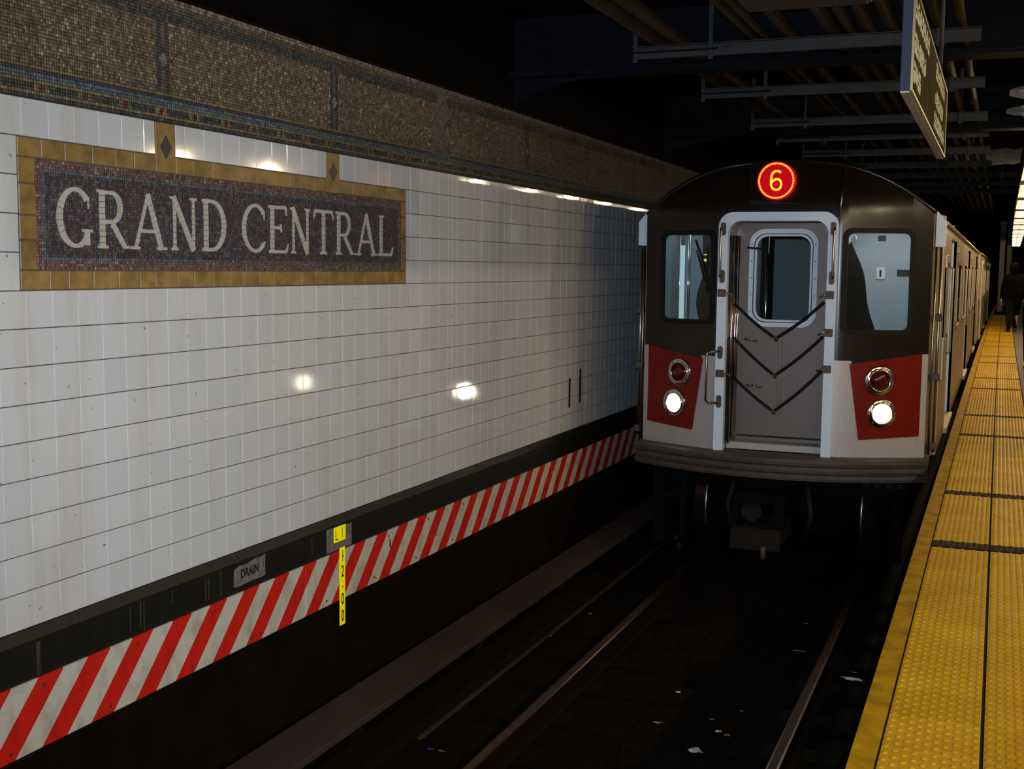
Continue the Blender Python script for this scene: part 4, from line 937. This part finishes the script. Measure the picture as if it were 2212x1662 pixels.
# underframe, truck, wheels
part(MB().box(XC-1.10, XC+1.10, Y0+0.35, Y0+17.5, -0.42, -0.05), 'underframe', 'under')
for ta in (1.5, 13.9):
    tk = part(MB().bbox(XC-1.00, XC+1.00, Y0+ta-0.2, Y0+ta+1.5, -0.66, -0.48, 0.03), 'truck_frame', 'under')
    for vv in (ta-0.42, ta+1.55):
        for s in (-1, 1):
            mm = Matrix.Translation(T(s*0.735, vv, RT+0.43)) @ Matrix.Rotation(s*PI/2, 4, 'Y')
            part(MB().lathe([(0.001, -0.05), (0.10, -0.055), (0.12, -0.03), (0.36, -0.02), (0.38, -0.06), (0.455, -0.058), (0.458, -0.030), (0.432, -0.022), (0.428, 0.068), (0.37, 0.068), (0.35, 0.02), (0.12, 0.01), (0.001, 0.02)], mm, 40), 'wheel', 'wheel', tk)
        part(MB().cyl(T(-0.7, vv, RT+0.43), T(0.7, vv, RT+0.43), 0.075, None, 12), 'axle', 'under', tk)
for s in (-1, 1):
    part(MB().bbox(XC+s*1.02-0.05, XC+s*1.02+0.05, Y0+0.18, Y0+0.30, -0.95, -0.25, 0.01), 'step_hanger', 'under')
part(MB().bbox(XC-1.07, XC-0.80, Y0+0.19, Y0+0.27, -0.53, -0.49, 0.008), 'step_tread', 'under'); part(MB().bbox(XC-0.83, XC-0.77, Y0+0.18, Y0+0.28, -0.90, -0.25, 0.01), 'step_hanger', 'under')
part(MB().tube([T(-0.30, 0.0, -0.26), T(-0.34, -0.08, -0.5), T(-0.30, -0.05, -0.72), T(-0.22, 0.1, -0.80)], 0.025, 8), 'air_hose', 'rubber'); part(MB().tube([T(0.30, 0.0, -0.26), T(0.36, -0.08, -0.55), T(0.30, -0.02, -0.75)], 0.025, 8), 'air_hose', 'rubber')
part(MB().bbox(XC-0.95, XC-0.905, Y0+0.5, Y0+0.6, -1.0, -0.94, 0.006), 'trip_arm', 'chrome'); part(MB().bbox(XC-0.92, XC-0.87, Y0+0.5, Y0+0.58, -1.09, -1.01, 0.006), 'trip_shoe', 'chrome')
g4 = part(MB().bbox(XC+0.72, XC+1.12, Y0+0.20, Y0+0.24, -0.30, -0.24, 0.004), 'jumper_bracket', 'under')
for k in range(4): part(MB().bbox(XC+0.74+0.092*k, XC+0.80+0.092*k, Y0+0.17, Y0+0.205, -0.31, -0.265, 0.006), 'jumper_socket', 'iron', g4)
# cab interior
cabm = MB()
cabm.box(XC-1.17, XC-0.45, Y0+1.55, Y0+1.60, 0.0, 1.90); cabm.box(XC+0.45, XC+1.17, Y0+1.55, Y0+1.60, 0.0, 1.90)   # rear bulkhead, open in the middle
cabm.box(XC-1.20, XC-1.17, Y0+0.55, Y0+1.60, 0.0, 1.88); cabm.box(XC+1.17, XC+1.20, Y0+0.55, Y0+1.60, 0.0, 1.88)
cabm.box(XC-0.45, XC-0.43, Y0+0.36, Y0+1.60, 0.0, 2.05); cabm.box(XC+0.43, XC+0.45, Y0+0.36, Y0+1.60, 0.0, 2.05)
cabm.box(XC-1.05, XC+1.05, Y0+0.42, Y0+1.60, 2.02, 2.04)
cab = part(cabm, 'cab_lining', 'cabwall')
part(MB().box(XC-1.2, XC+1.2, Y0+0.40, Y0+17.4, -0.05, 0.0), 'car_floor', 'floor', cab)
part(MB().bbox(XC+0.70, XC+1.10, Y0+1.545, Y0+1.552, 0.82, 0.825, 0.001), 'panel_seam', 'ink', cab)
part(MB().bbox(XC+0.655, XC+0.735, Y0+1.535, Y0+1.552, 1.425, 1.535, 0.004), 'switch_plate', 'white', cab); part(MB().box(XC+0.685, XC+0.702, Y0+1.530, Y0+1.536, 1.45, 1.51), 'switch_toggle', 'ink', cab)
part(MB().bbox(XC+0.84, XC+0.96, Y0+1.543, Y0+1.552, 1.455, 1.515, 0.001), 'notice_plate', 'cabdark', cab)
part(MB().bbox(XC+0.66, XC+0.73, Y0+1.54, Y0+1.552, 1.78, 1.83, 0.003), 'vent_cover', 'cabdark', cab)
part(MB().tube([T(1.10, 0.75, 0.4), T(1.10, 0.75, 1.85)], 0.014, 8), 'cab_pole', 'chrome', cab)
# wall side cab: equipment box, console, seat, tubes
ebx = part(MB().bbox(XC-0.86, XC-0.62, Y0+0.95, Y0+1.20, 1.45, 1.95, 0.012), 'equipment_box', 'cabdark', cab)
for z in (1.63, 1.585, 1.573): part(MB().box(XC-0.845, XC-0.800, Y0+0.944, Y0+0.951, z, z+0.008), 'indicator', 'led_g', cab)
part(MB().bbox(XC-0.79, XC-0.72, Y0+1.53, Y0+1.552, 1.21, 1.35, 0.004), 'call_box', 'cabdark', cab)
part(MB().cyl(T(-1.045, 0.95, 0.9), T(-1.045, 0.95, 1.72), 0.022, None, 12), 'cab_tube_lamp', 'tubeblue', cab)
for uu in (-1.08, -1.00, -0.985): part(MB().cyl(T(uu, 0.98, 0.9), T(uu, 0.98, 1.82), 0.008, None, 8), 'cab_pole', 'chrome', cab)
st = MB().sheet(lambda a, c_: T(-0.66+0.16*(a-0.5)*(1.0+0.5*math.sin(c_*PI))*1.6, 0.62+0.10*(2*a-1)**2, 0.95+0.50*c_), 10, 10); part(st, 'operator_seat', 'brownseat', cab)
part(MB().tube([T(-0.70, 0.50, 1.44), T(-0.76, 0.48, 1.62), T(-0.81, 0.47, 1.76)], 0.013, 6), 'wiper_arm', 'rubber', mask); part(MB().tube([T(-0.59, 0.02, 1.30), T(-0.597, 0.015, 1.50), T(-0.590, 0.01, 1.70)], [0.010, 0.012, 0.004], 6), 'wiper_blade', 'rubber', mask)
part(MB().tube([T(-0.62, 0.035, 1.40), T(-0.66, 0.04, 1.55), T(-0.70, 0.045, 1.66)], [0.010, 0.012, 0.005], 6), 'wiper_blade', 'rubber', mask)
cl_ = bpy.data.lights.new('cab_light', 'AREA'); cl_.shape = 'RECTANGLE'; cl_.size = 0.3; cl_.size_y = 0.5; cl_.energy = 1.5; cl_.color = (0.75, 0.92, 1.0)
for uu, e, cc in ((-0.80, 0.9, (0.75, 0.92, 1.0)), (0.80, 3.2, (1.0, 0.95, 0.86)), (0.0, 0.7, (0.70, 0.88, 1.0))):
    c2 = cl_.copy(); c2.energy = e; c2.color = cc; o = bpy.data.objects.new('cab_light', c2); COL.objects.link(o); o.location = T(uu, 0.95 if uu else 1.9, 2.01); child(o, car)
part(MB().box(XC-1.15, XC+1.15, Y0+6.5, Y0+6.55, 0.0, 2.1), 'saloon_bulkhead', 'cabwall', cab); part(MB().tube([T(-0.30, 1.2, 0.2), T(-0.30, 1.2, 1.98)], 0.016, 8), 'stanchion', 'chrome', cab)
# a coat hung inside the platform side window
coat = empty('coat', T(0.55, 0.80, 0.9), label='dark coat hanging on a hook inside the right cab window', cat='coat')
def coat_p(a, c_):
    z = 0.86+0.89*c_; t = 2*PI*a
    wdt = [0.245, 0.235, 0.205, 0.175, 0.150, 0.140, 0.130, 0.115, 0.085, 0.045, 0.008]; i = c_*10; k = min(9, int(i)); wv = wdt[k]+(wdt[k+1]-wdt[k])*(i-k)
    fold = 1+0.07*math.sin(5*t+3*c_)
    return T(0.495+wv*math.cos(t)*fold, 0.82+0.35*wv*math.sin(t)*fold, z)
child(MB().sheet(coat_p, 28, 20).build('cloth', MT['coat']), coat)
child(MB().tube([T(0.50, 0.84, 1.74), T(0.505, 0.84, 1.80), T(0.52, 0.84, 1.815), T(0.535, 0.84, 1.80), T(0.54, 0.84, 1.75)], 0.008, 6).build('hook', MT['white']), coat)
# sides and roof
DOORS = [(2.20, 3.70), (8.60, 10.10), (15.0, 16.5)]
def car_sides(root, y0, y1, both=True):
    base = Vector(root.location)
    def ch(m, name, mat, par=None, **kw):
        o = m.build(name, MT[mat], **kw)
        if par is None: return child(o, root)
        o.parent = par; return o
    prof = [(BWID, 1.90), (1.265, 1.925)]+[(1.22*(1-t/12), roof_z(CW*(1-t/12))-0.03+0.025*t/12) for t in range(0, 12)]
    prof = prof+[(0, 2.40)]+[(-p[0], p[1]) for p in prof[::-1]]
    ys_ = (Y0+y0, Y0+y1)
    rf = MB().sheet(lambda a, c_: (XC+prof[int(round(c_*(len(prof)-1)))][0], ys_[0]+(ys_[1]-ys_[0])*a, prof[int(round(c_*(len(prof)-1)))][1]), 1, len(prof)-1)
    ch(rf, 'roof', 'roof')
    sd = MB(); X1 = XC+BWID; cuts = [y0]+[c for d in DOORS for c in d]+[y1]
    for a, b_ in zip(cuts[::2], cuts[1::2]): sd.box(X1-0.03, X1, Y0+a, Y0+b_, -0.05, 1.90)
    for a, b_ in DOORS: sd.box(X1-0.03, X1, Y0+a, Y0+b_, 1.82, 1.90); sd.box(X1-0.09, X1+0.03, Y0+a, Y0+b_, -0.07, -0.02)
    sdo = ch(sd, 'side_panel', 'stain')
    ch(MB().tube([(X1+0.012, Y0+y0, 1.905), (X1+0.012, Y0+y1, 1.905)], 0.018, 8), 'gutter', 'stain', sdo)
    ch(MB().box(XC-BWID, XC-BWID+0.03, Y0+y0, Y0+y1, -0.05, 1.90), 'side_panel', 'stain')
    for i, (a, b_) in enumerate(DOORS):
        for j in (0, 1):
            c0 = Y0+a+(b_-a)/2*j+0.006; c1 = Y0+a+(b_-a)/2*(j+1)-0.006
            df = MB(); xi = X1-0.085
            z0, z1, m_ = 0.85, 1.62, 0.11
            for (p, q, s_, t_) in ((c0, c0+m_, -0.02, 1.82), (c1-m_, c1, -0.02, 1.82), (c0+m_, c1-m_, -0.02, z0), (c0+m_, c1-m_, z1, 1.82)): df.box(xi, xi+0.025, p, q, s_, t_)
            dl = ch(df, 'side_door', 'stain')
            ch(MB().box(xi+0.008, xi+0.014, c0+m_, c1-m_, z0, z1), 'door_window', 'glass_d', dl)
        ch(MB().box(X1-0.09, X1-0.001, Y0+b_, Y0+b_+0.012, -0.03, 1.82), 'door_jamb', 'alu', sdo)
        ch(MB().box(X1-0.09, X1-0.001, Y0+a-0.012, Y0+a, -0.03, 1.82), 'door_jamb', 'stain', sdo)
        ch(MB().bbox(X1-0.01, X1+0.03, Y0+b_+0.10, Y0+b_+0.16, 1.70, 1.78, 0.006), 'door_light', 'stain', sdo)
        ch(MB().tube([(X1, Y0+a-0.35, 1.55), (X1+0.035, Y0+a-0.35, 1.53), (X1+0.035, Y0+a-0.35, 0.75), (X1, Y0+a-0.35, 0.73)], 0.010, 6), 'side_grab', 'stain', sdo)
    gaps = list(zip(cuts[::2], cuts[1::2]))
    for a, b_ in gaps:
        if b_-a < 1.6: continue
        nw = 2 if b_-a > 3.5 else 1; wl = min(1.3, (b_-a-0.8)/nw)
        for k in range(nw):
            c = a+(b_-a)*(k+0.5)/nw; y_0, y_1 = Y0+c-wl/2, Y0+c+wl/2
            fr = ch(MB().ring_prism(rrect(y_0, y_1, 0.85, 1.62, 0.08), rrect(y_0+0.04, y_1-0.04, 0.89, 1.58, 0.05), lambda p, q, d: (X1+d, p, q), -0.005, 0.012), 'window_frame', 'stain', sdo)
            ch(MB().prism(rrect(y_0+0.03, y_1-0.03, 0.88, 1.59, 0.05), lambda p, q, d: (X1+d, p, q), 0.001, 0.004), 'side_window', 'glass_d', sdo)
    # dark lining so that the doorways are not see-through
    ch(MB().box(X1-0.55, X1-0.50, Y0+y0+1.3, Y0+y1, 0.0, 1.9), 'interior_partition', 'cabwall')
    return sdo
car_sides(car, 0.55, 17.55)
part(MB().bbox(XC+BWID-0.01, XC+BWID+0.02, Y0+0.95, Y0+1.05, 0.55, 1.65, 0.006), 'cab_side_rail', 'stain')
for i, nm in ((1, 'second'), (2, 'third')):
    dy = 17.75*i; yb = Y0+dy
    c2 = empty('subway_car', (XC, Y0, RT), label='%s stainless subway car behind the leading one, along the platform' % nm, cat='train', group='trailing subway cars')
    if i == 1:
        car_sides(c2, 0.1, 17.55); second = c2
        child(MB().box(XC-1.10, XC+1.10, Y0+0.35, Y0+17.5, -0.9, -0.05).build('underframe', MT['under']), c2)
        child(MB().prism([(-1.25, -0.05), (1.25, -0.05), (1.25, 1.90)]+[(1.20*(1-t/12), roof_z(CW*(1-t/12))-0.06) for t in range(0, 25)]+[(-1.25, 1.90)], lambda a, c_, d: (XC+a, Y0+d, c_), 0.05, 0.1).build('end_wall', MT['roof']), c2)
    else:
        lab = c2['label']; bpy.data.objects.remove(c2); c2 = copy_tree(second); c2['label'] = lab
    c2.location = (XC+bend(yb), Y0+dy, RT); c2.rotation_euler = (0, 0, -math.atan(2*8e-5*(yb+8-9)))
# ------------------------------------------------------------------ people
def person(name, loc, rz, label, joints, jacket, trouser, hood=False, walk=True):
    root = empty(name, loc, (0, 0, rz), label=label, cat='person')
    def skin(nm, pts, edges, rad, mat, par, sub=2, rootv=0):
        me = bpy.data.meshes.new(nm); me.from_pydata(pts, edges, []); o = bpy.data.objects.new(nm, me); COL.objects.link(o)
        md = o.modifiers.new('Skin', 'SKIN'); md.use_smooth_shade = True
        for i, sv in enumerate(me.skin_vertices[0].data): sv.radius = rad[i] if isinstance(rad[i], tuple) else (rad[i], rad[i]); sv.use_root = (i == rootv)
        ss = o.modifiers.new('Sub', 'SUBSURF'); ss.levels = sub; ss.render_levels = sub
        dg = bpy.context.evaluated_depsgraph_get(); dg.update()
        m2 = bpy.data.meshes.new_from_object(o.evaluated_get(dg)); m2.name = nm; bpy.data.objects.remove(o)
        m2.materials.clear(); m2.materials.append(mat)
        for p in m2.polygons: p.use_smooth = True
        return mkobj(nm, m2, None, par)
    st = 0.16 if walk else 0.03
    # local frame: facing +y
    P = {'pel': (0,0,0.95), 'waist': (0,0,1.08), 'chest': (0,0.01,1.30), 'neck': (0,0.0,1.47), 'head': (0,0.02,1.62), 'top': (0,0.0,1.72)}
    pts = [P['pel'], P['waist'], P['chest'], P['neck'], P['head'], P['top']]; ed = [(0,1),(1,2),(2,3),(3,4),(4,5)]
    rad = [(0.15,0.115), (0.145,0.11), (0.175,0.12), (0.055,0.055), (0.075,0.09), (0.055,0.07)]
    for s in (-1, 1):
        k = len(pts); f = st*s
        pts += [(s*0.10,0,0.90), (s*0.105,f*0.7+0.03,0.50), (s*0.105,f*1.15-0.04*(s<0),0.10), (s*0.11,f*1.15+0.06,0.05), (s*0.115,f*1.15+0.15,0.04)]
        ed += [(0,k),(k,k+1),(k+1,k+2),(k+2,k+3),(k+3,k+4)]; rad += [0.095, 0.065, 0.047, 0.045, 0.038]
        k = len(pts); g = -f*0.8
        pts += [(s*0.19,0.0,1.40), (s*0.245,-0.03+g*0.4,1.14), (s*0.25,g+0.05,0.90), (s*0.25,g+0.07,0.83)]
        ed += [(2,k),(k,k+1),(k+1,k+2),(k+2,k+3)]; rad += [0.075, 0.056, 0.042, 0.030]
    body = skin('body', pts, ed, rad, MT[jacket], root)
    # trousers, shoes, hair/hood, hands are pieces of clothing over the body
    for s in (-1, 1):
        f = st*s
        skin('trouser_leg', [(s*0.085,0,0.96), (s*0.10,0.005,0.82), (s*0.105,f*0.7+0.03,0.50), (s*0.105,f*1.15-0.04*(s<0),0.09)], [(0,1),(1,2),(2,3)], [0.11, 0.108, 0.082, 0.070], MT[trouser], root)
        skin('shoe', [(s*0.105,f*1.15-0.05,0.05), (s*0.108,f*1.15+0.05,0.05), (s*0.115,f*1.15+0.17,0.04)], [(0,1),(1,2)], [0.050, 0.052, 0.040], MT['shoe'], root)
        g = -f*0.8; bx, by, bz = s*0.25, g+0.07, 0.83
        hp = [(bx,by,bz+0.02), (bx,by+0.005,bz-0.05)]; he = [(0,1)]; hr = [0.026, 0.034]
        for q, (dx, ln) in enumerate(((-0.026,0.070), (-0.009,0.082), (0.009,0.077), (0.026,0.060))):
            k = len(hp); hp += [(bx+s*0.0+0.0*dx, by+dx, bz-0.085), (bx-s*0.008, by+dx+0.004, bz-0.085-ln*0.55), (bx-s*0.022, by+dx+0.004, bz-0.085-ln)]; he += [(1,k),(k,k+1),(k+1,k+2)]; hr += [0.010, 0.009, 0.0075]
        k = len(hp); hp += [(bx-s*0.012, by+0.045, bz-0.045), (bx-s*0.02, by+0.055, bz-0.085)]; he += [(1,k),(k,k+1)]; hr += [0.011, 0.009]
        skin('hand', hp, he, hr, MT['skin'], root, 1)
    face = MB().lathe([(0.001,-0.115), (0.045,-0.105), (0.066,-0.07), (0.076,-0.01), (0.078,0.04), (0.068,0.085), (0.04,0.11), (0.001,0.117)], Matrix.Translation((0,0.035,1.625)) @ Matrix.Diagonal((0.95,1.15,1,1)), 20)
    hd = face.build('head', MT['skin'], root)
    nz = MB().lathe([(0.001,0.0), (0.012,0.01), (0.015,0.03), (0.001,0.05)], Matrix.Translation((0,0.120,1.60)), 8).build('nose', MT['skin'], hd)
    for s in (-1, 1):
        MB().lathe([(0.001,-0.010), (0.011,0.0), (0.001,0.010)], Matrix.Translation((s*0.03,0.112,1.635)), 8).build('eye', MT['ink'], hd)
        MB().lathe([(0.001,-0.03), (0.014,-0.01), (0.016,0.015), (0.001,0.03)], Matrix.Translation((s*0.075,0.025,1.615)), 8).build('ear', MT['skin'], hd)
    MB().box(-0.024, 0.024, 0.108, 0.114, 1.553, 1.560).build('mouth', MT['brownseat'], hd)
    if hood: MB().lathe([(0.09,-0.14), (0.115,-0.05), (0.118,0.03), (0.095,0.10), (0.05,0.135), (0.001,0.142)], Matrix.Translation((0,0.0,1.63)), 18).build('hood', MT[jacket], root)
    else: MB().lathe([(0.086,-0.02), (0.092,0.03), (0.085,0.085), (0.05,0.125), (0.001,0.135)], Matrix.Translation((0,0.012,1.63)), 18).build('hair', MT['hair'], root)
    # open jacket skirt over the hips
    MB().lathe([(0.195,0.84), (0.20,0.95), (0.185,1.08), (0.20,1.25), (0.19,1.38), (0.09,1.47), (0.06,1.48)], Matrix.Diagonal((1.0,0.72,1,1)), 22).build('jacket', MT[jacket], root)
    return root
person('person', (0.33, 33.2, 0), 0.15, 'person in dark hooded jacket and dark trousers walking away up the platform', None, 'jacket', 'trouser', hood=True)
person('person', (0.54, 20.3, 0), 0.1, 'person in black at the right edge of the picture, in front of the walker', None, 'jacket', 'jacket')
person('person', (0.47, 11.05, 0), PI/2, 'person standing just out of frame, only a grey shoe tip showing on the yellow strip', None, 'jacket', 'trouser', walk=False)
# ------------------------------------------------------------------ litter on the trackbed
lit = [(-2.23,7.53,'paper',0.035),(-1.85,7.61,'paper',0.02),(-1.52,6.68,'paper',0.060),(-1.69,6.42,'wrapper',0.04),(-1.83,7.03,'pale',0.035),(-1.40,7.44,'pale',0.022),(-1.46,7.04,'paper',0.025),(-1.40,7.0,'wrapper',0.03),(-1.54,7.22,'pale',0.02),(-1.23,8.77,'orange',0.075),(-1.17,9.13,'paper',0.02),(-0.97+0.15,8.5,'paper',0.030),(-0.82,8.33,'paper',0.075),(-1.27,9.34,'pale',0.02),(-2.25,9.34,'pale',0.018),(-0.52,9.78,'pale',0.05),(-0.68,8.73,'paper',0.02),(-1.83,6.43,'pale',0.02),(-2.94,6.1,'blue',0.02),(-2.86,6.1,'wrapper',0.03),(-3.05,8.41,'paper',0.016),(-2.96,9.1,'pale',0.02),(-1.30,9.55,'paper',0.015)]
what = dict(paper='scrap of white paper', wrapper='crumpled yellow wrapper', pale='pale grey crumb of litter', orange='flat rusty orange strip', blue='small blue plastic scrap')
where = ('beside the wall side rail', 'alone near the trough edge', 'largest one at the bottom, torn and ragged', 'at the bottom edge of the picture', 'left of the trough', 'by the trough cover corner', 'just above the ragged paper', 'next to the ragged paper', 'above the yellow wrapper', 'near the platform side rail', 'over the orange strip', 'bright one touching the platform side rail', 'long thin one by the platform edge', 'beyond the orange strip', 'by the wall side rail near the train', 'tucked under the platform edge', 'in the shadow of the platform edge', 'lower left by the trough', 'beside the third rail', 'near the blue scrap by the third rail', 'under the third rail cover', 'by the third rail ahead of the train', 'right in front of the train')
for i, (x, y, kd, s) in enumerate(lit):
    rd = random.Random(40+i); nn = 9; thin = 0.25 if s > 0.07 else 0.8
    z = -1.62 if (-1.96 < x < -1.43 and ((y-1.2) % 1.8) > 1.12) else -1.30
    out = []
    for k in range(nn):
        a = 2*PI*k/nn; q = s*rd.uniform(0.55, 1.1); out.append((x+q*math.cos(a), y+q*thin*math.sin(a), z+rd.uniform(0.003, 0.4*s)))
    m = MB(); c0 = (x, y, z+0.3*s); c1 = (x, y, z+0.0005)
    for k in range(nn): m.poly([c0, out[k], out[(k+1) % nn]]); m.poly([c1, out[(k+1) % nn], out[k]])
    m.build('litter_scrap', MT[kd], label='%s on the trackbed, %s' % (what[kd], where[i]), cat='litter', group='litter on the trackbed')
